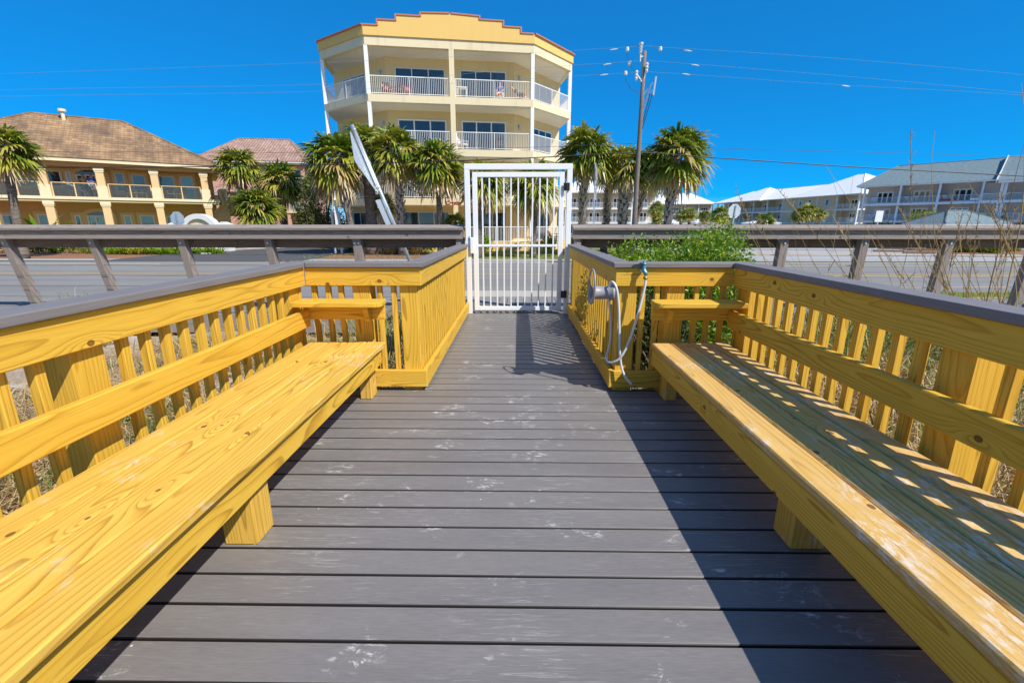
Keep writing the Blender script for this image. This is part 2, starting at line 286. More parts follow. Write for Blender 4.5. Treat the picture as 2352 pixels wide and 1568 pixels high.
t = NT('palm_bark'); p = t.obj(); n = t.noise(t.mapv(p, (3, 3, 14)), 1.0, 4, 0.7); M['bark'] = t.out(t.ramp(n, [(0.3, (0.075, 0.055, 0.045, 1)), (0.7, (0.30, 0.25, 0.205, 1))]), 0.95, spec=0.1); t.bump(n, 0.7, 0.04)
M['boot'] = plain('dead_leaf_base', (0.44, 0.385, 0.33), 0.95, var=0.5, scale=5)
M['polewood'] = plain('grey_pole_wood', (0.19, 0.16, 0.14), 0.9, var=0.4, scale=9)
M['porcelain'] = plain('white_insulator', (0.70, 0.70, 0.68), 0.3)

# ------------------------------------------------------------------ mesh builder
class MB:
    def __init__(s, mat=None):
        s.v = []; s.f = []; s.g = []; s.M = mat or Matrix.Identity(4); s.seed()
    def seed(s):
        s.o = (random.uniform(0, 40), random.uniform(-0.05, 0.05), random.uniform(0.03, 0.12)); return s
    def add(s, vs, fs, gs=None):
        n = len(s.v); s.v += [s.M @ Vector(v) for v in vs]
        s.g += gs if gs else [tuple(v) for v in vs]
        s.f += [tuple(i + n for i in f) for f in fs]; return s
    def box(s, x0, x1, y0, y1, z0, z1, axis=0, b=0.0, L=None, seed=True):
        """chamfered box; axis = direction of the grain; L = extra local matrix"""
        if seed: s.seed()
        c = ((x0 + x1) / 2, (y0 + y1) / 2, (z0 + z1) / 2); h = ((x1 - x0) / 2, (y1 - y0) / 2, (z1 - z0) / 2)
        vs = []; fs = []
        if b <= 0:
            for sx in (-1, 1):
                for sy in (-1, 1):
                    for sz in (-1, 1): vs.append((sx * h[0], sy * h[1], sz * h[2]))
            fs = [(0, 1, 3, 2), (4, 6, 7, 5), (0, 4, 5, 1), (2, 3, 7, 6), (0, 2, 6, 4), (1, 5, 7, 3)]
        else:
            idx = {}
            for sx in (-1, 1):
                for sy in (-1, 1):
                    for sz in (-1, 1):
                        for k in range(3):
                            q = [sx * h[0], sy * h[1], sz * h[2]]; sg = (sx, sy, sz)
                            for j in range(3):
                                if j != k: q[j] -= sg[j] * b
                            idx[(sx, sy, sz, k)] = len(vs); vs.append(tuple(q))
            I = lambda sg, k: idx[(sg[0], sg[1], sg[2], k)]
            for k in range(3):
                a1, a2 = [j for j in range(3) if j != k]
                for sk in (-1, 1):
                    q = []
                    for (u, w) in ((-1, -1), (1, -1), (1, 1), (-1, 1)):
                        sg = [0, 0, 0]; sg[k] = sk; sg[a1] = u; sg[a2] = w; q.append(I(sg, k))
                    fs.append(tuple(q))
                for u in (-1, 1):
                    for w in (-1, 1):
                        A = [0, 0, 0]; B = [0, 0, 0]; A[k] = -1; B[k] = 1; A[a1] = B[a1] = u; A[a2] = B[a2] = w
                        fs.append((I(A, a1), I(B, a1), I(B, a2), I(A, a2)))
            for sx in (-1, 1):
                for sy in (-1, 1):
                    for sz in (-1, 1): fs.append(tuple(idx[(sx, sy, sz, k)] for k in range(3)))
        o = s.o; p = (axis, (axis + 1) % 3, (axis + 2) % 3); hm = [h[i] for i in p]
        thin = 1 if hm[1] < hm[2] else 2
        gs = []; ox = o[0] if min(hm[1:]) < 0.6 * max(hm[1:]) else -20 - o[0]      # square sections carry no knots
        for q in vs:
            a = q[p[0]] + ox; e = [q[p[1]], q[p[2]]]
            if thin == 1: e = [e[1], e[0]]
            gs.append((a, e[0] + o[1], e[1] + o[2]))
        w = [Vector((q[0] + c[0], q[1] + c[1], q[2] + c[2])) for q in vs]
        if L is not None: w = [L @ q for q in w]
        return s.add(w, fs, gs)
    def bar(s, p0, p1, w, h, up=(0, 0, 1), b=0.0):
        p0 = Vector(p0); p1 = Vector(p1); d = p1 - p0; l = d.length; d.normalize(); up = Vector(up)
        sd = up.cross(d)
        if sd.length < 1e-4: sd = Vector((1, 0, 0)).cross(d)
        sd.normalize(); u = d.cross(sd)
        L = Matrix((d, sd, u)).transposed().to_4x4(); L.translation = p0
        return s.box(0, l, -w / 2, w / 2, -h / 2, h / 2, 0, b, L)
    def tube(s, pts, r, n=8, cap=True):
        pts = [Vector(p) for p in pts]; rs = r if isinstance(r, (list, tuple)) else [r] * len(pts)
        t0 = (pts[1] - pts[0]).normalized(); ref = Vector((0, 0, 1)) if abs(t0.z) < 0.9 else Vector((1, 0, 0))
        a = t0.cross(ref).normalized(); vs = []; L = 0; gs = []
        for i, p in enumerate(pts):
            tt = (pts[min(i + 1, len(pts) - 1)] - pts[max(i - 1, 0)]).normalized()
            a = (a - tt * a.dot(tt)).normalized(); bb = tt.cross(a)
            if i: L += (p - pts[i - 1]).length
            for k in range(n):
                an = 2 * math.pi * k / n; vs.append(p + (a * math.cos(an) + bb * math.sin(an)) * rs[i]); gs.append((L + s.o[0], math.cos(an) * rs[i], math.sin(an) * rs[i]))
        fs = [(i * n + k, i * n + (k + 1) % n, (i + 1) * n + (k + 1) % n, (i + 1) * n + k) for i in range(len(pts) - 1) for k in range(n)]
        if cap: fs += [tuple(range(n - 1, -1, -1)), tuple((len(pts) - 1) * n + k for k in range(n))]
        return s.add(vs, fs, gs)
    def lathe(s, c, prof, n=16, axis='Z', L=None):
        vs = []
        for (r, z) in prof:
            for k in range(n):
                a = 2 * math.pi * k / n; vs.append(Vector((r * math.cos(a), r * math.sin(a), z)))
        if axis == 'X': vs = [Vector((v.z, v.x, v.y)) for v in vs]
        if axis == 'Y': vs = [Vector((v.x, v.z, v.y)) for v in vs]
        if L is not None: vs = [L @ v for v in vs]
        vs = [v + Vector(c) for v in vs]; m = len(prof)
        fs = [(i * n + k, i * n + (k + 1) % n, (i + 1) * n + (k + 1) % n, (i + 1) * n + k) for i in range(m - 1) for k in range(n)]
        fs += [tuple(range(n - 1, -1, -1)), tuple((m - 1) * n + k for k in range(n))]
        return s.add(vs, fs)
    def prism(s, poly, a, b, plane='xy', gs=None):
        """polygon extruded: plane 'xy' along z, 'xz' along y, 'yz' along x"""
        f = {'xy': lambda p, h: (p[0], p[1], h), 'xz': lambda p, h: (p[0], h, p[1]), 'yz': lambda p, h: (h, p[0], p[1])}[plane]
        n = len(poly); vs = [f(p, a) for p in poly] + [f(p, b) for p in poly]
        fs = [tuple(range(n - 1, -1, -1)), tuple(range(n, 2 * n))] + [(i, (i + 1) % n, n + (i + 1) % n, n + i) for i in range(n)]
        return s.add(vs, fs, gs)
    def quad(s, pts, uv=None):
        return s.add(pts, [tuple(range(len(pts)))], uv)

def link_mesh(name, v, f, mat, parent=None, g=None, tone=None, smooth=False):
    me = bpy.data.meshes.new(name); me.from_pydata([tuple(x) for x in v], [], f); 
    if g is not None:
        at_ = me.attributes.new('gr', 'FLOAT_VECTOR', 'POINT'); at_.data.foreach_set('vector', np.array(g, 'f').ravel())
    if tone is not None:
        at_ = me.attributes.new('tone', 'FLOAT', 'POINT'); at_.data.foreach_set('value', np.asarray(tone, 'f'))
    me.materials.append(M[mat]); me.update()
    if smooth: me.polygons.foreach_set('use_smooth', [True] * len(me.polygons))
    o = bpy.data.objects.new(name, me); COL.objects.link(o)
    if parent is not None: adopt(o, parent)
    return o
WLOC = {}
def adopt(o, parent):
    o.parent = parent
    if parent.name in WLOC: o.matrix_parent_inverse = Matrix.Translation(-WLOC[parent.name])
def fixn(o):
    bm = bmesh.new(); bm.from_mesh(o.data); bmesh.ops.recalc_face_normals(bm, faces=bm.faces); bm.to_mesh(o.data); bm.free(); return o
def obj(name, mb, mat, parent=None, smooth=False):
    return fixn(link_mesh(name, mb.v, mb.f, mat, parent, mb.g, None, smooth))
def tag(o, label=None, cat=None, group=None, kind=None):
    if label: o['label'] = label
    if cat: o['category'] = cat
    if group: o['group'] = group
    if kind: o['kind'] = kind
    return o
def thing(name, label, cat, loc=(0, 0, 0), group=None):
    o = bpy.data.objects.new(name, None); COL.objects.link(o); o.empty_display_size = 0.1
    o.location = loc; WLOC[o.name] = Vector(loc); return tag(o, label, cat, group)
def dup(root, loc, rotz=0.0, scale=1.0, label=None, group=None):
    r = root.copy(); COL.objects.link(r); r.location = loc; r.rotation_euler = (0, 0, rotz); r.scale = (scale,) * 3
    WLOC[r.name] = Vector(loc)
    if label: r['label'] = label
    if group: r['group'] = group
    for ch in list(root.children):
        c = ch.copy(); COL.objects.link(c); c.parent = r
        for gch in ch.children:
            d = gch.copy(); COL.objects.link(d); d.parent = c
    return r
def structure(name, mb, mat): return tag(obj(name, mb, mat), kind='structure')
def frame(P, d):
    """local frame: u along d (horizontal), v away from the camera, z up; origin P on the ground plane z=0"""
    d = Vector((d[0], d[1], 0)).normalized(); n = Vector((-d.y, d.x, 0))
    m = Matrix(((d.x, n.x, 0, P[0]), (d.y, n.y, 0, P[1]), (0, 0, 1, 0), (0, 0, 0, 1))); return m

# ------------------------------------------------------------------ large structure: ground, road, decks
def sheet(name, x0, x1, y0, y1, z, mat, kind='structure'):
    mb = MB(); mb.quad([(x0, y0, z), (x1, y0, z), (x1, y1, z), (x0, y1, z)]); return tag(obj(name, mb, mat), kind=kind)
def poly_sheet(name, pts, z, mat):
    mb = MB(); mb.quad([(p[0], p[1], z) for p in pts]); return tag(obj(name, mb, mat), kind='structure')
ZR = -0.40
sheet('ground', -900, 900, -300, 1500, -0.62, 'ground')
sheet('sandy_ground', -70, 70, -40, 11.2, -0.56, 'sand')
def dune_z(x, y):
    z = -0.34 + 0.10 * math.sin(x * 0.9 + 1.3) * math.cos(y * 0.7) + 0.05 * math.sin(x * 2.3 + y * 1.7)
    if abs(x) < 1.95 and y < 3.75 or abs(x) < 1.05: z = min(z, -0.22) - 0.04
    if x > 1.9: z += 0.06
    return z
mb = MB(); NX, NY = 96, 60
for j in range(NY + 1):
    for i in range(NX + 1):
        x = -16 + 32 * i / NX; y = -6 + 12.85 * j / NY; mb.v.append(Vector((x, y, dune_z(x, y)))); mb.g.append((x, y, 0))
mb.f = [(j * (NX + 1) + i, j * (NX + 1) + i + 1, (j + 1) * (NX + 1) + i + 1, (j + 1) * (NX + 1) + i) for j in range(NY) for i in range(NX)]
tag(obj('dune_sand', mb, 'sand', smooth=True), kind='structure')
sheet('road', -150, 150, 11.0, 20.9, ZR, 'asphalt')
mb = MB()
for (y, w) in ((20.35, 0.13),): mb.quad([(-150, y, 0), (-16, y, 0), (-16, y + w, 0), (-150, y + w, 0)])
mb.M = Matrix.Translation((0, 0, ZR + 0.004)); mb.v = [v + Vector((0, 0, ZR + 0.004)) for v in mb.v]
structure('road_edge_lines', mb, 'paint_white')
mb = MB()
for y in (16.1, 16.32): mb.quad([(-150, y, ZR + 0.004), (150, y, ZR + 0.004), (150, y + 0.1, ZR + 0.004), (-150, y + 0.1, ZR + 0.004)])
structure('road_centre_lines', mb, 'paint_yellow')
mb = MB(); mb.box(-2.6, 1.25, 10.4, 11.9, -0.6, -0.37); structure('near_sidewalk', mb, 'walk')
sheet('near_grass_verge', 1.3, 70, 8.7, 11.9, -0.392, 'lawn')
sheet('near_sand_verge', -2.55, 1.29, 8.6, 10.39, -0.388, 'sand')
sheet('roadside_asphalt', -150, -2.6, 8.6, 11.0, -0.401, 'asphalt')
# far side: driveways in front, sidewalk, lawns
mb = MB(); mb.box(-150, 150, 20.92, 21.05, -0.6, -0.37); structure('far_kerb', mb, 'walk')
sheet('far_lawn', -60, 30, 21.05, 60, -0.47, 'lawn')
sheet('far_sidewalk', -150, 150, 22.5, 23.9, -0.43, 'walk_grey')
poly_sheet('driveway_apron', [(-6.0, 21.06), (2.2, 21.06), (1.2, 22.49), (-1.6, 22.49)], -0.44, 'walk')
poly_sheet('verge_mulch', [(-9.2, 21.2), (-2.4, 21.2), (-3.4, 22.3), (-8.6, 22.4)], -0.436, 'mulch')
poly_sheet('asphalt_driveway', [(-20.5, 21.06), (-10.5, 21.06), (-13.2, 60), (-24, 60)], -0.425, 'asphalt_dark')
poly_sheet('concrete_driveway', [(-60, 23.9), (-19.6, 23.9), (-24.5, 33), (-60, 33)], -0.45, 'mulch')
poly_sheet('palm_bed', [(-12, 24.2), (-3.2, 24.2), (-3.8, 29), (-11.5, 29)], -0.44, 'mulch')
poly_sheet('parking_lot', [(8, 24.0), (120, 24.0), (120, 90), (10, 90)], -0.455, 'parking')
poly_sheet('parking_verge', [(6.5, 21.06), (120, 21.06), (120, 22.4), (6.5, 22.4)], -0.44, 'lawn')
for k, (xa, ya, xb, yb, w) in enumerate(((14, 27.6, 42, 24.6, 0.55), (15, 33.5, 40, 30.6, 0.6), (17, 42, 27, 36.5, 0.8))):
    poly_sheet('parking_mulch_strip', [(xa, ya), (xb, yb), (xb, yb + w), (xa, ya + w)], -0.449 + 0.002 * k, 'mulch')
poly_sheet('planting_bed', [(26.5, 28.6), (60, 27.5), (60, 33), (27.5, 34)], -0.446, 'mulch')

# deck of grey composite boards
mb = MB(); PIT = 0.1453; y = 1.19 - 18 * PIT + 0.003
while y < 6.85:
    hw = 1.86 if y + PIT < 3.62 else 0.93
    y1 = min(y + PIT - 0.008, 6.86); mb.seed(); c = random.uniform(-0.01, 0.01)
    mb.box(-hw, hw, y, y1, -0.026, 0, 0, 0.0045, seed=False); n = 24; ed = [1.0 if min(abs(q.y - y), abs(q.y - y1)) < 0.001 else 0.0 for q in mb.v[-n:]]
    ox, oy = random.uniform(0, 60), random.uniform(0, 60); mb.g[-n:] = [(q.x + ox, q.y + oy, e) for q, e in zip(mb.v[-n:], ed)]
    y += PIT
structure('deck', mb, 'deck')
mb = MB()
for x in (-1.75, -1.2, -0.6, 0, 0.6, 1.2, 1.75): mb.box(x - 0.02, x + 0.02, -1.4, 3.6, -0.2, -0.0275, 1)
for x in (-0.86, -0.3, 0.3, 0.86): mb.box(x - 0.02, x + 0.02, 3.61, 6.8, -0.2, -0.0275, 1)
for s in (-1, 1):
    mb.box(s * 1.82 - 0.02, s * 1.82 + 0.02, -1.4, 3.64, -0.24, -0.0285, 1)
    mb.box(min(s * 0.96, s * 1.8), max(s * 0.96, s * 1.8), 3.605, 3.64, -0.24, -0.0285, 0)
    mb.box(s * 0.91 - 0.018, s * 0.91 + 0.018, 3.66, 6.8, -0.24, -0.0285, 1)
structure('deck_joists', mb, 'brown_wood')
# boardwalk that runs along the road behind the weathered fence
mb = MB(); x = -22.0
while x < 22:
    mb.box(x, x + 0.137, 6.97, 8.52, -0.038, random.uniform(-0.003, 0.001), 1, 0.004); x += 0.1435
structure('boardwalk', mb, 'plank')
mb = MB()
for y in (6.93, 8.54): mb.box(-22, 22, y - 0.019, y + 0.019, -0.33, -0.04, 0)
structure('boardwalk_rim', mb, 'grey_wood')

# ------------------------------------------------------------------ railings (yellow pine with grey caps)
CH = 0.004
def railing(s, label):
    r = thing('railing', label, 'railing', (s * 1.7, 1.5, 0))
    X = lambda a, b: (min(s * a, s * b), max(s * a, s * b))
    # side along the bench, cross piece, walkway side
    z0, z1 = 0.857, 0.9965
    def board(name, xa, xb, ya, yb, za, zb, ax):
        m = MB(); a, b = X(xa, xb); m.box(a, b, ya, yb, za, zb, ax, CH); return obj(name, m, 'pine', r)
    board('top_board', 1.64, 1.678, -1.4, 3.488, z0, z1, 1)
    board('top_board', 0.745, 1.638, 3.49, 3.528, z0, z1, 0)
    board('top_board', 0.7455, 0.7835, 3.53, 6.74, z0, z1, 1)
    board('bottom_board', 1.64, 1.678, -1.4, 3.488, 0.034, 0.175, 1)
    board('bottom_board', 0.735, 1.638, 3.49, 3.528, 0.034, 0.175, 0)
    board('bottom_board', 0.7355, 0.7735, 3.53, 6.78, 0.034, 0.175, 1)
    def cap(poly):
        m = MB(); p = [(s * a, b) for a, b in poly]; n = len(p)
        along = 1 if abs(poly[0][1] - poly[1][1]) > abs(poly[0][0] - poly[1][0]) else 0
        m.seed(); o = m.o
        vs = [(a, b, 0.998) for a, b in p] + [(a, b, 1.037) for a, b in p]
        g = [((v[1], v[0], v[2]) if along else (v[0], v[1], v[2])) for v in vs]; g = [(q[0] + o[0], q[1] + o[1], q[2]) for q in g]
        m.prism(p, 0.998, 1.037, 'xy', g); ob = obj('cap', m, 'cap', r)
        bv = ob.modifiers.new('bevel', 'BEVEL'); bv.width = 0.006; bv.segments = 2; bv.limit_method = 'ANGLE'; return ob
    cap([(1.618, -1.4), (1.618, 3.465), (1.765, 3.613), (1.765, -1.4)])
    cap([(0.722, 3.466), (1.617, 3.466), (1.764, 3.614), (0.87, 3.614)])
    cap([(0.722, 3.468), (0.722, 6.78), (0.87, 6.78), (0.87, 3.616)])
    def baluster(xa, ya):
        m = MB(); a, b = sorted((s * xa, s * (xa + 0.038))); m.box(a, b, ya, ya + 0.038, 0.03, 0.99, 2, 0.003); obj('baluster', m, 'pine', r)
    def post(xa, ya, zt=0.995):
        m = MB(); a, b = sorted((s * xa, s * (xa + 0.14))); m.box(a, b, ya, ya + 0.14, -0.55, zt, 2, 0.005); obj('post', m, 'pine', r)
    y = -1.3
    while y < 3.36:
        if not any(py - 0.045 < y < py + 0.147 for py in (-0.2, 1.62, 3.30)): baluster(1.6785, y)
        y += 0.121
    for py in (-0.2, 1.62, 3.30): post(1.6785, py)
    baluster(1.6785, 3.455)
    for xa in (0.955, 1.065, 1.37, 1.47, 1.58): baluster(xa, 3.5285)
    post(1.155, 3.5285); post(0.784, 3.5285)
    y = 3.72
    while y < 6.7: baluster(0.7845, y); y += 0.118
    post(0.7845, 6.60)
    return r
railing(-1, 'yellow pine railing with grey cap, sunlit behind the clean left bench')
railing(1, 'yellow pine railing with grey cap, behind the sandy shaded right bench and the hose')

def bench(s, label, seat):
    r = thing('bench', label, 'bench', (s * 1.3, 1.2, 0))
    X = lambda a, b: (min(s * a, s * b), max(s * a, s * b))
    for i in range(4):
        m = MB(); a, b = X(1.03 + i * 0.147, 1.03 + i * 0.147 + 0.139); m.box(a, b, -1.2, 3.42, 0.394, 0.432, 1, 0.006); ob = obj('seat_board', m, seat, r)
    fx = 1.062 if s < 0 else 1.036
    m = MB(); a, b = X(fx, fx + 0.038); m.box(a, b, -1.2, 3.40, 0.262, 0.3925, 1, 0.005); obj('front_board', m, 'pine', r)
    m = MB(); a, b = X(1.583, 1.620); m.box(a, b, -1.2, 3.39, 0.562, 0.692, 1, 0.005); obj('backrest', m, 'pine', r)
    for y in (-0.3, 1.642, 3.30):
        m = MB(); a, b = X(fx + 0.0385 if s < 0 else 1.142, (fx + 0.0385 if s < 0 else 1.142) + 0.14); 
        if y == 3.30: a, b = X(1.13, 1.22)
        m.box(a, b, y, y + 0.135, 0.0005, 0.3935, 2, 0.005); obj('leg', m, 'pine_seat', r)
    # armrest on the far end
    ar = MB(); xa, xb = 0.985, 1.639
    q = [(xb, 3.21), (xb, 3.395), (xa + 0.01, 3.395)]
    for k in range(7):
        an = math.pi * (0 + k / 6 * 0.5); q.append((xa + 0.055 - 0.055 * math.sin(math.pi / 2 - an) , 3.265 - 0.055 * math.sin(an)))
    q = [(s * a, b) for a, b in q]; vs = [(a, b, 0) for a, b in q] * 2; o = ar.o
    ar.prism(q, 0.735, 0.773, 'xy', [(v[0] + o[0], v[1] * 1 + o[1], o[2] + (0.038 if i >= len(q) else 0)) for i, v in enumerate(vs)])
    ao = obj('armrest', ar, 'pine', r); bv = ao.modifiers.new('bevel', 'BEVEL'); bv.width = 0.008; bv.segments = 3; bv.limit_method = 'ANGLE'
    m = MB(); a, b = X(1.015, 1.6375); m.box(a, b, 3.397, 3.436, 0.612, 0.752, 0, 0.004); obj('armrest_board', m, 'pine', r)
    m = MB(); a, b = X(1.115, 1.153); m.prism([(3.396, 0.734), (3.31, 0.734), (3.31, 0.70), (3.362, 0.606), (3.396, 0.606)], a, b, 'yz'); obj('armrest_bracket', m, 'pine', r)
    return r
bench(-1, 'long bright yellow pine bench fully in sun, with armrest at its far end', 'pine_seat')
bench(1, 'long yellow pine bench striped with railing shadows and smeared with white sand', 'pine_dusty')

# ------------------------------------------------------------------ white gate
gt = thing('gate', 'white metal gate with vertical bars closing the end of the deck', 'gate', (0, 6.84, 0))
m = MB(); Y0 = 6.80
m.box(-0.765, -0.69, Y0, Y0 + 0.075, 0.0, 2.06, 2, 0.004); m.box(0.69, 0.765, Y0, Y0 + 0.075, 0.0, 2.06, 2, 0.004); m.box(-0.765, 0.765, Y0, Y0 + 0.075, 2.062, 2.14, 0, 0.004)
obj('gate_frame', m, 'white', gt)
m = MB(); Y1 = Y0 + 0.015
m.box(-0.655, -0.585, Y1, Y1 + 0.045, 0.05, 2.03, 2, 0.004); m.box(0.585, 0.655, Y1, Y1 + 0.045, 0.05, 2.03, 2, 0.004)
m.box(-0.584, 0.584, Y1, Y1 + 0.045, 1.962, 2.03, 0, 0.004); m.box(-0.584, 0.584, Y1, Y1 + 0.045, 0.05, 0.11, 0, 0.004)
leaf = obj('gate_leaf', m, 'white', gt)
m = MB(); m.box(-0.584, 0.584, Y1 + 0.006, Y1 + 0.036, 0.995, 1.03, 0, 0.003); obj('middle_rail', m, 'white', leaf)
for i in range(11):
    x = -0.515 + i * 0.103
    m = MB(); m.box(x - 0.0105, x + 0.0105, Y1 + 0.01, Y1 + 0.032, 0.111, 0.994, 2, 0.002); m.box(x - 0.0105, x + 0.0105, Y1 + 0.01, Y1 + 0.032, 1.031, 1.961, 2, 0.002)
    obj('bar', m, 'white', leaf)
for z in (1.83, 0.30):
    m = MB(); m.box(0.642, 0.684, Y0 - 0.022, Y0 - 0.004, z - 0.055, z + 0.055, 2, 0.006); m.box(0.688, 0.728, Y0 - 0.022, Y0 - 0.002, z - 0.055, z + 0.055, 2, 0.006)
    m.tube([(0.686, Y0 - 0.022, z - 0.05), (0.686, Y0 - 0.022, z + 0.05)], 0.018, 10); obj('hinge', m, 'black', gt)
m = MB(); m.box(-0.70, -0.645, Y0 - 0.035, Y0 - 0.003, 0.90, 1.13, 2, 0.008); obj('latch_box', m, 'white', gt)
m = MB(); m.tube([(-0.687, Y1 + 0.02, 0.95), (-0.66, Y1 + 0.02, 0.95)], 0.01, 8); m.box(-0.712, -0.702, Y0 - 0.02, Y0 - 0.002, 1.08, 1.15, 2, 0.002); obj('latch_bolt', m, 'galv', gt)

# ------------------------------------------------------------------ weathered fence along the boardwalk
def fence(xa, xb, posts, label, cables, cmat):
    r = thing('weathered_fence', label, 'fence', ((xa + xb) / 2, 6.95, 0))
    n = max(1, round((xb - xa) / 3.66)); 
    for i in range(n):
        a = xa + (xb - xa) * i / n; b = xa + (xb - xa) * (i + 1) / n - 0.003
        L = Matrix.Translation((0, 6.93, 1.272)) @ Matrix.Rotation(R(10), 4, 'X')
        m = MB(); m.box(a, b, -0.135, 0.115, -0.019, 0.019, 0, 0.004, L); obj('top_cap', m, 'grey_wood', r)
        m = MB(); m.box(a, b, 6.842, 6.88, 1.105, 1.232, 0, 0.004); obj('face_board', m, 'grey_wood', r)
        m = MB(); m.box(a, b, 7.0, 7.038, 0.972, 1.125, 0, 0.004); obj('rear_board', m, 'brown_wood', r)
    for (x, lean, w) in posts:
        m = MB(); m.bar((x, 6.93, 1.235), (x, 6.93 + lean * 1.75, -0.5), w, 0.115, (0, -1, 0), 0.004); p = obj('post', m, 'grey_wood', r)
        for dx in ((-0.028, 0.028) if w > 0.12 else (0.0,)):
            m = MB(); zz = 1.045; yy = 6.93 + lean * (1.235 - zz) - 0.0575; m.lathe((x + dx, yy - 0.014, zz), [(0.016, 0), (0.016, 0.012), (0.009, 0.013), (0.009, 0.02)], 8, 'Y'); obj('bolt', m, 'galv', p)
    for z in cables:
        m = MB(); ys = 6.93 + 0.10 * (1.235 - z); pts = []
        for i in range(25):
            x = xa + (xb - xa) * i / 24; pts.append((x, ys, z + 0.006 * math.sin(i * 1.9)))
        m.tube(pts, 0.0032 if cmat == 'steel_cable' else 0.0045, 5); obj('cable', m, cmat, r)
    return r
CZ = (0.87, 0.71, 0.55, 0.385, 0.22, 0.06)
fl = fence(-14.6, -0.80, [(-13.1, .2, .1), (-11.75, .2, .1), (-10.4, .2, .11), (-9.05, .19, .11), (-7.75, .2, .11), (-6.42, .2, .105), (-5.05, .16, .11), (-3.74, .18, .11), (-2.40, .12, .13), (-0.87, .0, .10)],
      'weathered grey wooden fence with thin steel cables, left of the white gate', CZ, 'steel_cable')
m = MB(); m.bar((-2.05, 6.80, -0.05), (-1.15, 6.80, 0.52), 0.04, 0.11, (0, 0, 1), 0.003); obj('brace', m, 'grey_wood', fl)
fence(0.80, 15.0, [(0.88, .0, .1), (2.55, .1, .1), (3.92, .07, .12), (5.09, .06, .12), (6.33, .07, .12), (7.62, .07, .12), (8.95, .08, .12), (10.3, .1, .12), (11.7, .1, .12), (13.1, .1, .12)],
      'weathered pale wooden fence with slack yellow ropes, right of the white gate', CZ, 'rope')

# ------------------------------------------------------------------ tap, hose and hose hanger on the right railing
fy = 3.44
m = MB(); c = at(1479, 622, fy)
tp = thing('water_tap', 'blue green garden tap fixed to the top board of the right railing', 'tap', tuple(c))
m.tube([(c.x - 0.005, 3.489, c.z - 0.002), (c.x, fy + 0.012, c.z)], [0.014, 0.012], 12); obj('pipe', m, 'porcelain', tp)
m = MB(); m.tube([c + Vector((0, 0.006, 0.052)), c + Vector((0, 0.004, 0.03)), c + Vector((0.0, 0, 0.0)), c + Vector((0.010, -0.012, -0.012)), c + Vector((0.014, -0.016, -0.034))], [0.012, 0.014, 0.017, 0.016, 0.014], 12)
m.lathe(c + Vector((0, 0.005, 0.044)), [(0.018, 0), (0.018, 0.012), (0.011, 0.014), (0.011, 0.03)], 10); obj('body', m, 'tap', tp, True)
m = MB(); m.bar(c + Vector((0.02, 0.005, 0.078)), c + Vector((-0.055, 0.0, 0.074)), 0.014, 0.006, b=0.002); m.lathe(c + Vector((0, 0.005, 0.07)), [(0.012, 0), (0.012, 0.012)], 8); obj('handle', m, 'galv', tp)
hc = [(1482.5, 637, 3.428), (1482, 652, 3.427), (1476, 680, 3.43), (1467, 715, 3.43), (1455, 755, 3.43), (1440, 795, 3.43), (1424, 822, 3.435), (1408, 832, 3.46), (1396, 830, 3.52), (1392, 818, 3.60), (1397, 805, 3.66), (1402, 780, 3.68), (1403, 745, 3.66), (1401, 715, 3.62), (1398, 690, 3.58), (1397, 668, 3.55), (1400, 652, 3.50), (1408, 648, 3.46), (1416, 662, 3.44), (1420, 690, 3.44), (1422, 730, 3.445), (1423, 780, 3.445), (1424, 815, 3.445), (1428, 845, 3.44), (1436, 865, 3.43), (1446, 878, 3.42), (1452, 884, 3.415)]
pts = [at(a, b, Y) for a, b, Y in hc]
def smooth_pts(P, k=5):
    o = []
    for i in range(len(P) - 1):
        p0, p1, p2, p3 = P[max(i - 1, 0)], P[i], P[i + 1], P[min(i + 2, len(P) - 1)]
        for j in range(k):
            u = j / k; o.append(0.5 * ((2 * p1) + (p2 - p0) * u + (2 * p0 - 5 * p1 + 4 * p2 - p3) * u * u + (3 * p1 - p0 - 3 * p2 + p3) * u ** 3))
    o.append(P[-1]); return o
hs_ = thing('garden_hose', 'white garden hose hanging from the tap and looped over the grey hanger', 'hose', tuple(pts[0]))
sp = smooth_pts(pts); m = MB(); m.tube(sp, 0.0095, 10); obj('tube', m, 'hose', hs_, True)
m = MB(); d = (sp[-1] - sp[-3]).normalized(); m.tube([sp[-1] - d * 0.01, sp[-1] + d * 0.018, sp[-1] + d * 0.03], [0.0125, 0.0125, 0.009], 10); obj('end_fitting', m, 'brass', hs_, True)
m = MB(); m.tube([sp[0] + Vector((0, 0, 0.006)), sp[0] - Vector((0, 0, 0.014))], [0.016, 0.016], 12); obj('coupling', m, 'brass', hs_, True)
hg = thing('hose_hanger', 'grey plastic hose hanger with flared rim on the corner of the right railing', 'hose hanger', (0.73, 3.56, 0.86))
A = Vector((0.742, 3.545, 0.80)); D = Vector((-1, -0.10, 0.02)).normalized(); U = Vector((0, 0, 1)); S = D.cross(U).normalized()
L = Matrix((S, D.cross(S) * -1, D)).transposed().to_4x4(); L.translation = A
n = 32; prof = [(0.060, 0.0), (0.060, 0.018), (0.050, 0.022), (0.051, 0.165), (0.056, 0.172), (0.050, 0.172), (0.045, 0.15), (0.043, 0.03), (0.001, 0.028)]
m = MB(); m.lathe((0, 0, 0), prof, n); m.v = [L @ v for v in m.v]; spo = obj('spool', m, 'grey_plastic', hg, True)
el = lambda a, k=1.0: Vector((0.098 * k * math.cos(a), 0.045 + 0.132 * k * math.sin(a), 0.172))
m = MB(); m.tube([L @ el(2 * math.pi * i / 40) for i in range(41)], 0.0075, 8); obj('rim', m, 'grey_plastic', hg, True)
m = MB(); A0, A1 = R(150), R(390)
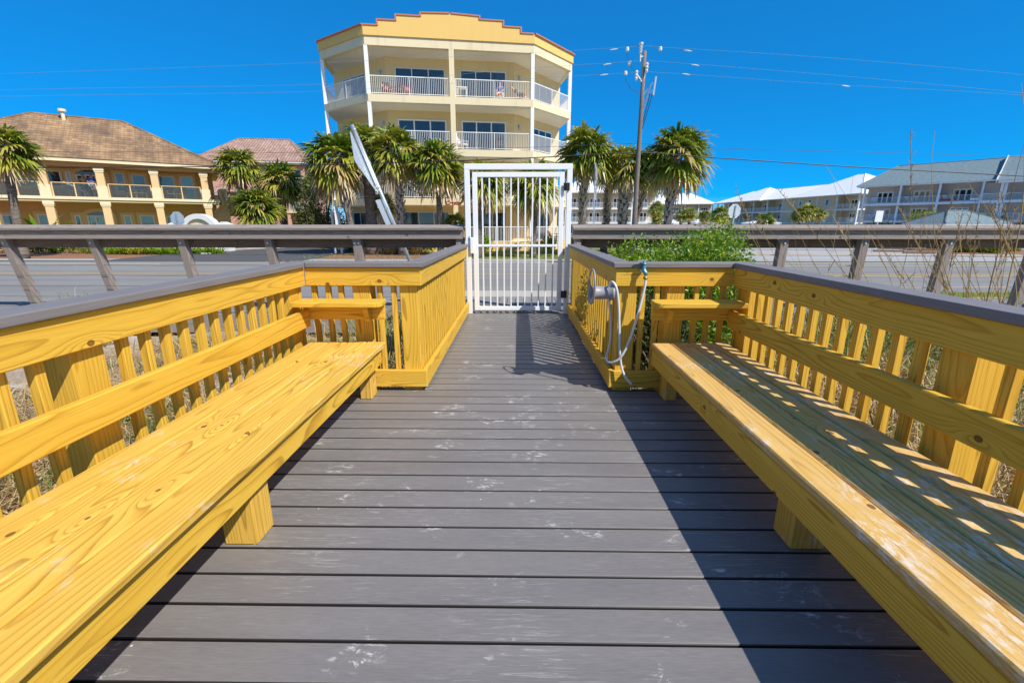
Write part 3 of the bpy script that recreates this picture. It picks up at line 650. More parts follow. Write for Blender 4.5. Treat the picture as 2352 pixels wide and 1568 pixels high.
for h in (0.168, 0.174):
    n0 = len(m.v); k = 30
    for i in range(k + 1):
        a = A0 + (A1 - A0) * i / k; p = el(a); p.z = h; c = Vector((0.053 * math.cos(a), 0.053 * math.sin(a), h)); m.v += [L @ p, L @ c]; m.g += [tuple(p), tuple(c)]
    m.f += [(n0 + 2 * i, n0 + 2 * i + 1, n0 + 2 * i + 3, n0 + 2 * i + 2) for i in range(k)]
obj('flange', m, 'grey_plastic', hg)
m = MB(); m.box(0.732, 0.7345, 3.535, 3.62, 0.74, 0.87, 2); m.v = [v + Vector((0.0, 0, 0)) for v in m.v]; obj('back_plate', m, 'grey_plastic', hg)

# ------------------------------------------------------------------ building helpers
def onplane(px, py, m, v=0.0):
    """(u, z) where the sight line through a pixel of the photograph meets the facade plane of frame m"""
    d = Vector(m.col[0][:3]); n = Vector(m.col[1][:3]); P = Vector(m.col[3][:3]) + n * v
    o = Vector((0, 0, EYE)); r = ray(px, py); q = o + r * ((P - o).dot(n) / r.dot(n)); return ((q - P).dot(d), q.z)
def hip_roof(name, F, u0, u1, v0, v1, z, h, mat, parent, run=None, fascia='white_trim', soffit='soffit', th=0.16):
    w = (v1 - v0) / 2; run = w if run is None else run
    e = [(u0, v0, z + th), (u1, v0, z + th), (u1, v1, z + th), (u0, v1, z + th)]
    if u1 - u0 > 2 * run + 0.01: rd = [(u0 + run, v0 + w, z + h), (u1 - run, v0 + w, z + h)]
    else: rd = [((u0 + u1) / 2 - 0.01, v0 + w, z + h), ((u0 + u1) / 2 + 0.01, v0 + w, z + h)]
    sl = math.hypot(w, h); sr = math.hypot(run, h); m = MB(F)
    m.quad([e[0], e[1], rd[1], rd[0]], [(e[0][0], 0, 0), (e[1][0], 0, 0), (rd[1][0], sl, 0), (rd[0][0], sl, 0)])
    m.quad([e[2], e[3], rd[0], rd[1]], [(e[2][0], 0, 0), (e[3][0], 0, 0), (rd[0][0], sl, 0), (rd[1][0], sl, 0)])
    m.quad([e[1], e[2], rd[1]], [(e[1][1], 0, 0), (e[2][1], 0, 0), (v0 + w, sr, 0)])
    m.quad([e[3], e[0], rd[0]], [(e[3][1], 0, 0), (e[0][1], 0, 0), (v0 + w, sr, 0)])
    ro = link_mesh(name, m.v, m.f, mat, parent, m.g)
    m = MB(F); a = 0.05
    m.box(u0 + a, u1 - a, v0 + a, v0 + a + 0.04, z - 0.02, z + th - 0.01); m.box(u0 + a, u1 - a, v1 - a - 0.04, v1 - a, z - 0.02, z + th - 0.01)
    m.box(u0 + a, u0 + a + 0.04, v0 + a + 0.041, v1 - a - 0.041, z - 0.02, z + th - 0.01); m.box(u1 - a - 0.04, u1 - a, v0 + a + 0.041, v1 - a - 0.041, z - 0.02, z + th - 0.01)
    obj('fascia', m, fascia, ro)
    m = MB(F); m.box(u0 + a + 0.042, u1 - a - 0.042, v0 + a + 0.042, v1 - a - 0.042, z, z + 0.03); obj('soffit', m, soffit, ro)
    # ridge and hip caps
    m = MB(F); up = 0.03
    pr = [(rd[0], rd[1])] + [(e[0], rd[0]), (e[1], rd[1]), (e[2], rd[1]), (e[3], rd[0])]
    for p, q in pr: m.tube([Vector(p) + Vector((0, 0, up * .3)), Vector(q) + Vector((0, 0, up * .3))], 0.09, 6)
    obj('ridge_cap', m, mat, ro); return ro
def rail_run(F, pts, z, h, mat, parent, step=0.115, pw=0.018, mid=1.5, name='railing'):
    """picket railing along a polyline of (u, v)"""
    m = MB(F)
    for (a, b) in zip(pts[:-1], pts[1:]):
        a = Vector((*a, 0)); b = Vector((*b, 0)); l = (b - a).length; d = (b - a) / l
        q = lambda s, zz: a + d * s + Vector((0, 0, zz))
        m.bar(q(0.02, z + h), q(l - 0.02, z + h), 0.06, 0.045); m.bar(q(0.02, z + 0.09), q(l - 0.02, z + 0.09), 0.03, 0.03)
        n = max(2, int(l / step))
        for i in range(1, n):
            m.bar(q(l * i / n, z + 0.106), q(l * i / n, z + h - 0.024), pw, pw, (d.x, d.y, 0))
        k = max(1, round(l / mid))
        for i in range(k + 1): m.bar(q(min(max(l * i / k, 0.03), l - 0.03), z), q(min(max(l * i / k, 0.03), l - 0.03), z + h - 0.024), 0.045, 0.045, (d.x, d.y, 0))
    return obj(name, m, mat, parent)
def opening(F, u0, u1, z0, z1, v, parent, panels=1, name='window', frame_mat='white_trim', gl='glass', fw=0.06, trim=None, tw=0.13, mull=0, proud=0.05):
    """window or glazed door standing on a wall plane v (towards smaller v): frame > pane"""
    m = MB(F); p = proud
    m.box(u0, u0 + fw, v - p, v + 0.02, z0, z1); m.box(u1 - fw, u1, v - p, v + 0.02, z0, z1)
    m.box(u0 + fw, u1 - fw, v - p, v + 0.02, z1 - fw, z1); m.box(u0 + fw, u1 - fw, v - p, v + 0.02, z0, z0 + fw)
    for i in range(1, panels):
        c = u0 + (u1 - u0) * i / panels; m.box(c - fw / 2, c + fw / 2, v - p + 0.003, v + 0.02, z0 + fw, z1 - fw)
    for i in range(1, mull + 1):
        c = z0 + (z1 - z0) * i / (mull + 1); m.box(u0 + fw, u1 - fw, v - p + 0.006, v + 0.02, c - 0.02, c + 0.02)
    w = obj(name, m, frame_mat, parent)
    m = MB(F); m.box(u0 + fw - 0.01, u1 - fw + 0.01, v - p + 0.022, v + 0.018, z0 + fw - 0.01, z1 - fw + 0.01); obj('pane', m, gl, w)
    if trim:
        m = MB(F); t = tw; q = v - 0.03
        m.box(u0 - t, u0 - 0.001, q, v + 0.019, z0 - t, z1 + t); m.box(u1 + 0.001, u1 + t, q, v + 0.019, z0 - t, z1 + t)
        m.box(u0 - 0.0005, u1 + 0.0005, q + 0.001, v + 0.019, z1 + 0.001, z1 + t); m.box(u0 - 0.0005, u1 + 0.0005, q + 0.001, v + 0.019, z0 - t, z0 - 0.001)
        obj('trim', m, trim, w)
    return w

# ------------------------------------------------------------------ the yellow condominium in the middle
FC = frame((-9.21, 30.57), (0.988, 0.151)); LB = 10.28
cb = thing('condominium', 'tall pale yellow condominium with white balcony railings and stepped golden parapet', 'building', (FC @ Vector((5, 6, -0.6))))
wallp = [(0.95, 1.95), (LB - 0.95, 1.95), (13.45, 6.05), (13.45, 20), (-3.17, 20), (-3.17, 6.05)]
m = MB(FC); m.prism(wallp, -0.6, 12.3, 'xy'); wall = obj('wall', m, 'cream_wall', cb)
slabp = [(-3.3, 6.3), (-3.3, 3.1), (0, 0), (LB, 0), (13.58, 3.1), (13.58, 6.3)]
def inset(p, k): 
    c = Vector((5.14, 9)); o = []
    n = len(p)
    for i, q in enumerate(p):
        a = Vector(p[max(i - 1, 0)]); b = Vector(q); e = Vector(p[min(i + 1, n - 1)])
        n1 = (b - a); n2 = (e - b)
        if n1.length < 1e-6: n1 = n2
        if n2.length < 1e-6: n2 = n1
        n1 = Vector((-n1.y, n1.x)).normalized(); n2 = Vector((-n2.y, n2.x)).normalized(); nn = (n1 + n2).normalized()
        o.append(tuple(b + nn * (k / max(0.3, nn.dot(n1)))))
    return o
floors = [(-0.6, 0.10), (2.53, 2.96), (5.56, 5.99), (8.61, 9.04)]
inn = inset(slabp, 0.13)
for k, (a, b) in enumerate(floors):
    m = MB(FC); m.prism(slabp, a, b, 'xy'); obj('balcony_slab', m, 'gold_wall' if k == 0 else 'cream_band', cb)
    if k:
        m = MB(FC); m.prism(inset(slabp, 0.07), a - 0.03, a - 0.002, 'xy'); obj('soffit', m, 'soffit', cb)
    runs = [inn[0:3], [inn[2], (5.14 - 0.16, 0.13)], [(5.14 + 0.16, 0.13), inn[3]], inn[3:6]]
    for r_ in runs: rail_run(FC, r_, b, 1.04, 'white', cb, 0.11, 0.02, 2.0)
    # sliding doors on the back wall and the chamfers
    fr = 'white' if k == 2 else 'white_trim'
    for (u0, u1) in ((1.53, 4.71), (5.73, 8.75)):
        opening(FC, u0, u1, b + 0.03, b + 2.06, 1.95, cb, 3, 'sliding_door', fr, 'glass', 0.08 if k == 2 else 0.05)
    for (A, B_) in (((0.95, 1.95), (-3.17, 6.05)), ((LB - 0.95, 1.95), (13.45, 6.05))):
        a_ = FC @ Vector((*A, 0)); b_ = FC @ Vector((*B_, 0))
        if A[0] < 5: a_, b_ = b_, a_
        FW = frame(a_, b_ - a_); l = 5.82; t0, t1 = (1.1, 3.7) if A[0] < 5 else (2.1, 4.7)
        opening(FW, t0, t1, b + 0.03, b + 2.06, 0.0, cb, 3, 'sliding_door', fr, 'glass', 0.07 if k == 2 else 0.05)
        m = MB(FW); uu = l - 0.55 if A[0] < 5 else 0.55; m.box(uu - 0.1, uu + 0.1, -0.1, 0.0, b + 1.72, b + 1.98); obj('wall_lamp', m, 'galv', cb)
zs = [(0.10, 2.53), (2.96, 5.56), (5.99, 8.61), (9.04, 11.68)]
for (a, b) in zs:
    for (u, v) in (inset(slabp, 0.12)[1], inset(slabp, 0.12)[2], inset(slabp, 0.12)[3], inset(slabp, 0.12)[4]):
        m = MB(FC); m.box(u - 0.11, u + 0.11, v - 0.11, v + 0.11, a - 0.01, b + 0.01, 2); obj('column', m, 'white', cb)
    m = MB(FC); m.box(5.14 - 0.155, 5.14 + 0.155, 0.0, 0.3, a - 0.005, b + 0.005, 2); obj('pillar', m, 'cream_band', cb)
# cream band, soffit and stepped golden parapet with red coping
def ringprism(name, pts, a, b, th, mat):
    m = MB(FC); o = inset(pts, th)
    for i in range(len(pts) - 1): m.prism([pts[i], pts[i + 1], o[i + 1], o[i]], a, b, 'xy')
    return obj(name, m, mat, cb)
ringprism('roof_band', slabp, 11.68, 12.18, 0.3, 'cream_band')
m = MB(FC); m.prism(inset(slabp, 0.301), 11.70, 11.76, 'xy'); obj('soffit', m, 'soffit', cb)
out = inset(slabp, -0.07); inner = inset(slabp, 0.2)
m = MB(FC)
for i in (0, 1, 3, 4): m.prism([out[i], out[i + 1], inner[i + 1], inner[i]], 12.182, 12.69, 'xy')
L0, L1 = out[2][0], out[3][0]; us = [L0, L0 + 0.86, L0 + 1.95, L0 + 3.4]; us2 = [L1 - (x - L0) for x in us][::-1]; hz = [12.69, 12.99, 13.29, 13.47]
poly = [(L0, 12.182), (L1, 12.182)]; top = []
for i, u in enumerate(us): top += ([(u, hz[i - 1])] if i else []) + [(u, hz[i])]
top += [(5.14, 13.53)]
for i, u in enumerate(us2): top += [(u, hz[3 - i])] + ([(u, hz[2 - i])] if i < 3 else [])
m.prism(poly + top[::-1], -0.07, 0.2, 'xz'); obj('parapet', m, 'gold_wall', cb)
m = MB(FC)
for i in (0, 1, 3, 4): 
    p, q = Vector((*out[i], 12.72)), Vector((*out[i + 1], 12.72)); m.bar(p, q, 0.2, 0.07)
for a, b in zip(top[:-1], top[1:]):
    if abs(a[0] - b[0]) < 1e-6: m.box(a[0] - 0.045, a[0] + 0.045, -0.12, 0.22, min(a[1], b[1]) + 0.01, max(a[1], b[1]) + 0.06)
    else: m.bar((a[0] + 0.05, 0.05, a[1] + 0.03), (b[0] - 0.05, 0.05, b[1] + 0.03), 0.33, 0.07)
obj('coping', m, 'red_cap', cb)
def letters(txt, F, u, v, z, size, mat, parent, shear=0.35):
    cu = bpy.data.curves.new('lettering', 'FONT'); cu.body = txt; cu.size = size; cu.shear = shear; cu.extrude = 0.01; cu.offset = 0.012; cu.space_character = 1.05
    to = bpy.data.objects.new('text_source', cu); COL.objects.link(to); dg = bpy.context.evaluated_depsgraph_get()
    me = bpy.data.meshes.new_from_object(to.evaluated_get(dg)); bpy.data.objects.remove(to); me.materials.clear(); me.materials.append(M[mat]); o = bpy.data.objects.new('lettering', me); COL.objects.link(o)
    mt = F @ Matrix.Translation((u, v, z)) @ Matrix.Rotation(R(90), 4, 'X')
    o.parent = parent; o.matrix_parent_inverse = Matrix.Translation(-WLOC[parent.name]); o.matrix_basis = mt; return o
u_, z_ = onplane(1023, 469, FC, 0); letters('Crystal Villas', FC, u_, -0.012, z_ - 0.02, 0.34, 'red_letter', cb)

# ------------------------------------------------------------------ tan house on the left
FT = frame((-35.4, 33.3), (0.825, 0.566)); UR = 12.0; UL = -5.2
th = thing('tan_house', 'tan stucco house with brown tiled hip roof and columned balcony on the left', 'house', FT @ Vector((3, 6, -0.6)))
m = MB(FT); m.box(UL, UR - 0.1, 2.2, 12.0, -0.6, 5.74); obj('wall', m, 'tan_wall', th)
m = MB(FT); m.box(UL, UR + 0.15, -0.25, 2.6, 3.1, 3.30); m.box(UL, UR + 0.05, -0.15, 2.6, 2.95, 3.099); obj('balcony_slab', m, 'tan_cream', th)
m = MB(FT); m.box(UL, UR + 0.1, -0.15, 0.25, 5.45, 5.738); obj('eave_beam', m, 'tan_wall', th)
ro = hip_roof('roof', FT, UL - 0.6, UR + 0.6, -0.6, 12.2, 5.74, 4.0, 'roof_tan', th, None, 'tan_cream', 'tan_wall', 0.22)
q = onplane(145, 290, FT, 5.0); m = MB(FT); m.lathe((onplane(150, 290, FT, 5.2)[0], 5.2, 9.0), [(0.13, 0), (0.13, 0.95), (0.26, 0.96), (0.26, 1.15)], 10); obj('flue', m, 'tan_cream', ro)
colu = [onplane(x, 400, FT, 0.1)[0] for x in (-38, 97, 229, 353, 466)]
for u in colu:
    m = MB(FT); m.box(u - 0.24, u + 0.24, -0.14, 0.34, 4.1, 5.44, 2); obj('column', m, 'tan_light', th)
    m = MB(FT); m.box(u - 0.31, u + 0.31, -0.21, 0.41, 3.302, 4.098, 2); obj('column_base', m, 'tan_cream', th)
    m = MB(FT); m.box(u - 0.30, u + 0.30, -0.20, 0.40, 5.2, 5.448, 2); m.box(u - 0.27, u + 0.27, -0.17, 0.37, 5.09, 5.199, 2); obj('capital', m, 'tan_cream', th)
    m = MB(FT); m.box(u - 0.24, u + 0.24, -0.12, 0.36, -0.6, 2.60, 2); obj('column', m, 'tan_light', th)
    m = MB(FT); m.box(u - 0.31, u + 0.31, -0.19, 0.43, 2.72, 2.949, 2); m.box(u - 0.28, u + 0.28, -0.16, 0.40, 2.601, 2.719, 2); obj('capital', m, 'tan_cream', th)
for a, b in zip(colu[:-1], colu[1:]):
    m = MB(FT); a += 0.32; b -= 0.32; c = (a + b) / 2
    m.bar((a, 0.1, 4.28), (b, 0.1, 4.28), 0.07, 0.05)
    for u in (a + 0.035, c, b - 0.035): m.box(u - 0.035, u + 0.035, 0.075, 0.125, 3.302, 4.254, 2)
    rl = obj('balcony_rail', m, 'tan_light', th)
    for (p, q) in ((a + 0.08, c - 0.045), (c + 0.045, b - 0.08)):
        m = MB(FT); m.box(p, q, 0.09, 0.10, 3.34, 4.25); obj('glass_panel', m, 'clear', rl)
def c1(x, y): return (x * 0.228, 244.6 + y * 0.228)
for (x0, x1, y0, y1, kind) in ((90, 330, 630, 800, 's'), (395, 600, 645, 805, 'd'), (655, 705, 655, 850, 'n'), (1148, 1240, 668, 860, 'n'), (1318, 1455, 688, 930, 's'), (1590, 1745, 700, 930, 's'), (1810, 1935, 705, 945, 's')):
    (ua, za), (ub, zb) = onplane(*c1(x0, y0), FT, 2.2), onplane(*c1(x1, y0), FT, 2.2)
    zt = min((za + zb) / 2, 5.35); zb_ = max(3.33, onplane(*c1((x0 + x1) / 2, y1), FT, 2.2)[1])
    opening(FT, ua, ub, zb_, zt, 2.2, th, 1, 'window', 'white_trim', 'glass_sky' if kind != 'd' else 'glass', 0.07, 'tan_light', 0.2, 1 if kind == 'n' else 0)
for (x0, x1, y0, kind) in ((10, 120, 1090, 's'), (370, 480, 1085, 's'), (745, 808, 1095, 'n'), (1240, 1318, 1095, 'n'), (1405, 1550, 1095, 's'), (1672, 1790, 1110, 's')):
    (ua, za), (ub, zb) = onplane(*c1(x0, y0), FT, 2.2), onplane(*c1(x1, y0), FT, 2.2)
    opening(FT, ua, ub, 0.45, (za + zb) / 2, 2.2, th, 1, 'window', 'white_trim', 'glass_sky', 0.08, 'tan_light', 0.2, 1 if kind == 'n' else 0)
def arch_door(xa, xb, zf, ztop, open_leaf):
    ua, ub = onplane(*xa, FT, 2.2)[0], onplane(*xb, FT, 2.2)[0]; c = (ua + ub) / 2; w = (ub - ua) / 2; v = 2.2; ra = w * 0.42
    def arc(k, rr, rh): return [(c + rr * math.cos(math.pi * i / 12), k + rh * math.sin(math.pi * i / 12)) for i in range(13)]
    m = MB(FT); t = 0.28
    m.box(ua - t, ua, v - 0.07, v + 0.01, zf, ztop); m.box(ub, ub + t, v - 0.07, v + 0.01, zf, ztop)
    o = arc(ztop, w + t, ra + t); i_ = arc(ztop, w, ra)
    for k in range(12): m.prism([o[k], o[k + 1], i_[k + 1], i_[k]], v - 0.07, v + 0.01, 'xz')
    d = obj('doorway', m, 'tan_light', th)
    m = MB(FT); m.prism(arc(ztop + 0.05, w - 0.05, ra - 0.05), v - 0.03, v - 0.012, 'xz'); obj('fanlight', m, 'glass', d)
    m = MB(FT); m.box(ua, ub, v - 0.06, v + 0.01, ztop - 0.07, ztop + 0.04); m.box(ua, ua + 0.09, v - 0.05, v + 0.01, zf, ztop - 0.071); m.box(ub - 0.09, ub, v - 0.05, v + 0.01, zf, ztop - 0.071)
    for u in (c - w * 0.33, c + w * 0.33): m.box(u - 0.05, u + 0.05, v - 0.05, v + 0.01, zf, ztop - 0.071)
    obj('door_frame', m, 'white_trim', d)
    for k in range(3):
        a = ua + 0.09 + (ub - ua - 0.18) * k / 3; b = a + (ub - ua - 0.18) / 3
        m = MB(FT); m.box(a + 0.04, b - 0.04, v - 0.02, v - 0.004, zf + 0.05, ztop - 0.08); obj('door_panel', m, 'dark' if (open_leaf and k in (0, 1)) else 'glass_sky', d)
arch_door(c1(782, 800), c1(1075, 800), 3.31, 5.02, True)
arch_door(c1(885, 1150), c1(1135, 1150), -0.3, 1.95, False)
# curved stair wall at the right end of the house
pl = [onplane(*p, FT, 1.0) for p in ((484, 516), (492, 491), (523, 459), (533, 516))]; pl = [(u, max(z, -0.6)) if i in (1, 2) else (u, -0.6) for i, (u, z) in enumerate(pl)]
m = MB(FT); m.prism(pl, 1.0, 1.25, 'xz'); sw = obj('stair_wall', m, 'tan_light', th)
m = MB(FT); m.bar((pl[1][0], 1.12, pl[1][1] + 0.05), (pl[2][0], 1.12, pl[2][1] + 0.05), 0.4, 0.14); m.box(pl[2][0] - 0.45, pl[2][0], 0.95, 1.4, pl[2][1], pl[2][1] + 0.9, 2); obj('stair_coping', m, 'tan_cream', sw)
m = MB(FT); ps = [Vector((UR + 0.2 + 0.25 * math.sin(t * 1.2), 0.6, 4.2 - 1.3 * t)) for t in (0, .2, .4, .6, .8, 1.0)]; m.tube(ps, 0.12, 6); m.box(UR + 0.1, UR + 2.2, 1.3, 1.5, 2.0, 4.1); obj('stair_parapet', m, 'tan_light', sw)

# ------------------------------------------------------------------ pink house
FP = frame((-38.35, 57.76), (0.9885, 0.1515))
ph = thing('pink_house', 'pink stucco house with pink barrel tile roof and white fascia', 'house', FP @ Vector((5, 5, -0.6)))
m = MB(FP); m.box(-0.0, 8.0, 0.6, 11.5, -0.6, 8.6); obj('wall', m, 'pink_wall', ph)
m = MB(FP); m.box(8.002, 11.4, 2.6, 11.4, -0.6, 8.59); obj('wall', m, 'pink_wall', ph)
hip_roof('roof', FP, -0.9, 12.2, -0.2, 12.4, 8.62, 3.6, 'roof_pink', ph, 3.4)
for z in (2.7, 5.6):
    m = MB(FP); m.box(8.004, 11.9, 0.3, 2.7, z, z + 0.3); obj('balcony_slab', m, 'tan_cream', ph)
    rail_run(FP, [(8.1, 0.4), (11.8, 0.4), (11.8, 2.6)], z + 0.3, 1.0, 'white', ph, 0.15, 0.03)
for u in (9.4, 11.6): m = MB(FP); m.box(u - 0.18, u + 0.18, 0.45, 0.8, -0.6, 8.6, 2); obj('column', m, 'pink_wall', ph)
for z in (3.1, 6.0):
    opening(FP, 8.5, 10.8, z, z + 2.1, 2.6, ph, 2, 'window', 'white_trim', 'glass'); opening(FP, 5.6, 6.8, z + 0.8, z + 2.0, 0.6, ph, 1, 'window', 'white_trim', 'glass', 0.08, None, 0.1, 1)
opening(FP, 6.5, 8.0, -0.5, 1.6, 0.6, ph, 2, 'door', 'white', 'glass', 0.16, None, 0.1, 2)
opening(FP, 9.0, 10.5, -0.5, 1.5, 2.6, ph, 2, 'garage_door', 'tan_wall', 'dark', 0.1)
m = MB(FP); m.box(0.8, 4.4, -1.8, 0.598, -0.6, 4.7); bay = obj('bay_wall', m, 'pink_wall', ph)
hip_roof('bay_roof', FP, 0.4, 4.9, -2.3, 1.6, 4.7, 1.25, 'roof_pink', ph)

# ------------------------------------------------------------------ condominiums on the right
def condo(name, label, P, d, bays, bw, slabs, eave, ridge, base, roofmat, wallmat, trim, depth=9.0, rec=2.0, run=None, roof=(-0.8, 0.8), blank=(), rail='white', doors=True, over=0.7):
    F = frame(P, d); W = bays * bw
    r = thing(name, label, 'building', F @ Vector((W / 2, depth / 2, base)))
    m = MB(F); m.box(0, W, rec, depth, base, eave - 0.002); obj('wall', m, wallmat, r)
    for (b0, b1) in blank:
        m = MB(F); m.box(b0 * bw + 0.002, b1 * bw - 0.002, -0.02, rec - 0.002, base, eave - 0.004); obj('wall', m, wallmat, r)
    isb = lambda k: any(b0 <= k < b1 for b0, b1 in blank)
    for z in slabs:
        m = MB(F); m.box(-0.1, W + 0.1, -0.1, rec + 0.1, z - 0.36, z); obj('balcony_slab', m, trim, r)
        for k in range(bays):
            if isb(k): continue
            rail_run(F, [(k * bw + 0.15, 0.0), ((k + 1) * bw - 0.15, 0.0)], z, 1.0, rail, r, 0.17, 0.03, 1.7)
    tops = sorted([base] + list(slabs)); 
    for k in range(bays + 1):
        for z0, z1 in zip(tops, [s - 0.36 for s in tops[1:]] + [eave]):
            m = MB(F); m.box(k * bw - 0.14, k * bw + 0.14, -0.09, 0.19, z0, z1, 2); obj('column', m, trim, r)
        if 0 < k < bays and not isb(k) and not isb(k - 1):
            m = MB(F); m.box(k * bw - 0.06, k * bw + 0.06, 0.2, rec - 0.01, base, eave - 0.01); obj('party_wall', m, wallmat, r)
    if doors:
        for z in tops:
            for k in range(bays):
                if isb(k): continue
                c = (k + 0.55) * bw; opening(F, c - 1.35, c + 1.0, z + 0.05, z + 2.05, rec, r, 3, 'balcony_door', 'white_trim', 'glass' if (k + int(z)) % 2 else 'dark', 0.2)
    hip_roof('roof', F, roof[0], W + roof[1], -over, depth + over, eave, ridge - eave, roofmat, r, run)
    return r, F
g1, FG = condo('blue_condominium', 'three storey condominium with slate blue shingle roof and pale blue balcony trim, on the right', (62.5, 87.0), (0.656, -0.755), 3, 5.05, (1.95, 4.85), 7.75, 11.6, -0.6, 'shingle', 'grey_siding', 'blue_trim', 13.0, 2.2, 4.0, (-1.2, 11.0), rail='blue_trim')
# gabled wing of the blue condominium
FG2 = FG @ Matrix.Translation((17.6, -1.2, 0))
m = MB(FG2); m.box(0, 12, 2.2, 12, -0.6, 7.7); m.box(-2.3, -0.01, 2.0, 11, -0.6, 7.6); obj('wing_wall', m, 'grey_siding', g1)
m = MB(FG2); L_ = 13.0
m.quad([(-0.9, -1.0, 7.7), (L_, -1.0, 7.7), (L_, 2.6, 9.3), (-0.9, 2.6, 9.3)], [(0, 0, 0), (L_, 0, 0), (L_, 4, 0), (0, 4, 0)])
m.quad([(-0.9, 2.6, 9.3), (L_, 2.6, 9.3), (L_, 7.0, 11.75), (-0.9, 7.0, 11.75)], [(0, 4, 0), (L_, 4, 0), (L_, 9.3, 0), (0, 9.3, 0)])
m.quad([(L_, 13.0, 8.2), (-0.9, 13.0, 8.2), (-0.9, 7.0, 11.75), (L_, 7.0, 11.75)], [(0, 0, 0), (L_, 0, 0), (L_, 6, 0), (0, 6, 0)])
wr = link_mesh('wing_roof', m.v, m.f, 'shingle', g1, m.g)
m = MB(FG2)
for a, b in (((-1.0, -1.0, 7.6), (-1.0, 2.6, 9.2)), ((-1.0, 2.6, 9.2), (-1.0, 7.0, 11.7)), ((-1.0, 7.0, 11.7), (-1.0, 13, 8.1))): m.bar(a, b, 0.12, 0.5)
m.box(-0.8, L_, -0.98, -0.9, 7.3, 7.66); obj('bargeboard', m, 'white_trim', wr)
for z in (1.95, 4.85):
    m = MB(FG2); m.box(-2.4, 12, -0.1, 2.3, z - 0.36, z); obj('balcony_slab', m, 'blue_trim', g1)
    rail_run(FG2, [(-2.2, 0), (0.0, 0)], z, 1.0, 'white', g1, 0.14, 0.03); rail_run(FG2, [(0.3, 0), (5.8, 0)], z, 1.0, 'blue_trim', g1, 0.17, 0.03, 1.7); rail_run(FG2, [(6.2, 0), (11.8, 0)], z, 1.0, 'blue_trim', g1, 0.17, 0.03, 1.7)
    for u in (2.6, 8.6): opening(FG2, u, u + 2.6, z + 0.05, z + 2.05, 2.2, g1, 3, 'balcony_door', 'white_trim', 'glass', 0.2)
for u in (0.1, 6.0, 11.9): m = MB(FG2); m.box(u - 0.16, u + 0.16, -0.09, 0.2, -0.6, 7.4, 2); obj('column', m, 'blue_trim', g1)
m = MB(FG2); m.prism([(-0.09, -0.6), (0.3, -0.6), (0.9, 7.4), (-0.09, 7.4)], -0.45, -0.15, 'yz'); obj('buttress', m, 'white_trim', g1)

w1, FW1 = condo('white_roof_condominium', 'long beige condominium with white metal hip roofs and rows of balconies', (63.0, 150.5), (0.216, -0.976), 9, 5.35, (1.75, 4.65), 7.55, 11.0, -0.6, 'roof_white', 'beige_siding', 'white_trim', 16.0, 2.2, 7.0, (-1.2, -8.0), ((5, 8),))
hip_roof('roof', FW1, 30.0, 49.4, -1.0, 19.0, 7.56, 5.1, 'roof_white', w1, 9.0)
hip_roof('roof', FW1, 6.0, 20.0, -1.6, 15.0, 7.54, 4.0, 'roof_white', w1, 6.6)
for (x, y, s) in ((1861, 462, 0.8), (1900, 465, 1.5), (1893, 494, 1.5), (1838, 468, 1.2)):
    u, z = onplane(x, y, FW1, -0.02); opening(FW1, u - 0.5, u + 0.5, z - s / 2, z + s / 2, -0.022, w1, 1, 'window', 'white_trim', 'glass', 0.12)
condo('white_roof_condominium', 'beige condominium with white roof and white railings, right behind the utility pole', (8.6, 98.0), (1.0, 0.0), 4, 4.95, (1.75, 4.62), 7.5, 10.6, -0.6, 'roof_white', 'beige_siding', 'white_trim', 10.0, 2.0)
condo('white_roof_condominium', 'distant beige condominium under a white hip roof, seen beside the rightmost big palm trunk', (41.5, 156.0), (0.98, -0.17), 5, 4.2, (1.75, 4.6), 7.5, 11.2, -0.6, 'roof_white', 'beige_siding', 'white_trim', 12.0, 2.0)
def pavilion(xa, xb, py, pt, Y, label, mat='roof_white'):
    A = at(xa, py, Y); B = at(xb, py, Y); Tz = at(xb, pt, Y).z; w = (B - A).x
    r = thing('pavilion', label, 'pavilion', ((A.x + B.x) / 2, Y + w / 2, -0.55), 'small roofed pavilions beyond the car park')
    F = frame((A.x, Y), (1, 0)); hip_roof('roof', F, 0, w, 0, w * 0.8, A.z - 0.15, Tz - A.z + 0.15, mat, r, w * 0.36)
    for u in (0.4, w - 0.4):
        for v in (0.4, w * 0.8 - 0.4): m = MB(F); m.box(u - 0.1, u + 0.1, v - 0.1, v + 0.1, -0.55, A.z - 0.15, 2); obj('post', m, 'white_trim', r)
pavilion(1597, 1656, 511, 501, 75, 'small white roofed pavilion left of the octagonal sign back')
pavilion(1728, 1795, 513, 507, 75, 'low white roofed pavilion right of the octagonal sign back')
pavilion(1502, 1566, 513, 502, 75, 'small white roofed pavilion beside the rightmost big palm trunk')
A = at(2172, 512, 48); B = at(2330, 512, 48)
gz = thing('shelter', 'low open shelter with slate blue shingle roof in front of the blue condominium', 'shelter', (A.x + 3.5, 50, -0.55)); FS = frame((A.x, 48), (1, 0)); wd = B.x - A.x
hip_roof('roof', FS, 0, wd, 0, 5.5, A.z - 0.2, at(2200, 487, 50).z - A.z + 0.35, 'shingle', gz, 2.4)
for u in (0.5, wd / 2, wd - 0.5):
    m = MB(FS); m.box(u - 0.1, u + 0.1, 0.4, 0.6, -0.55, A.z - 0.2, 2); obj('post', m, 'blue_trim', gz)

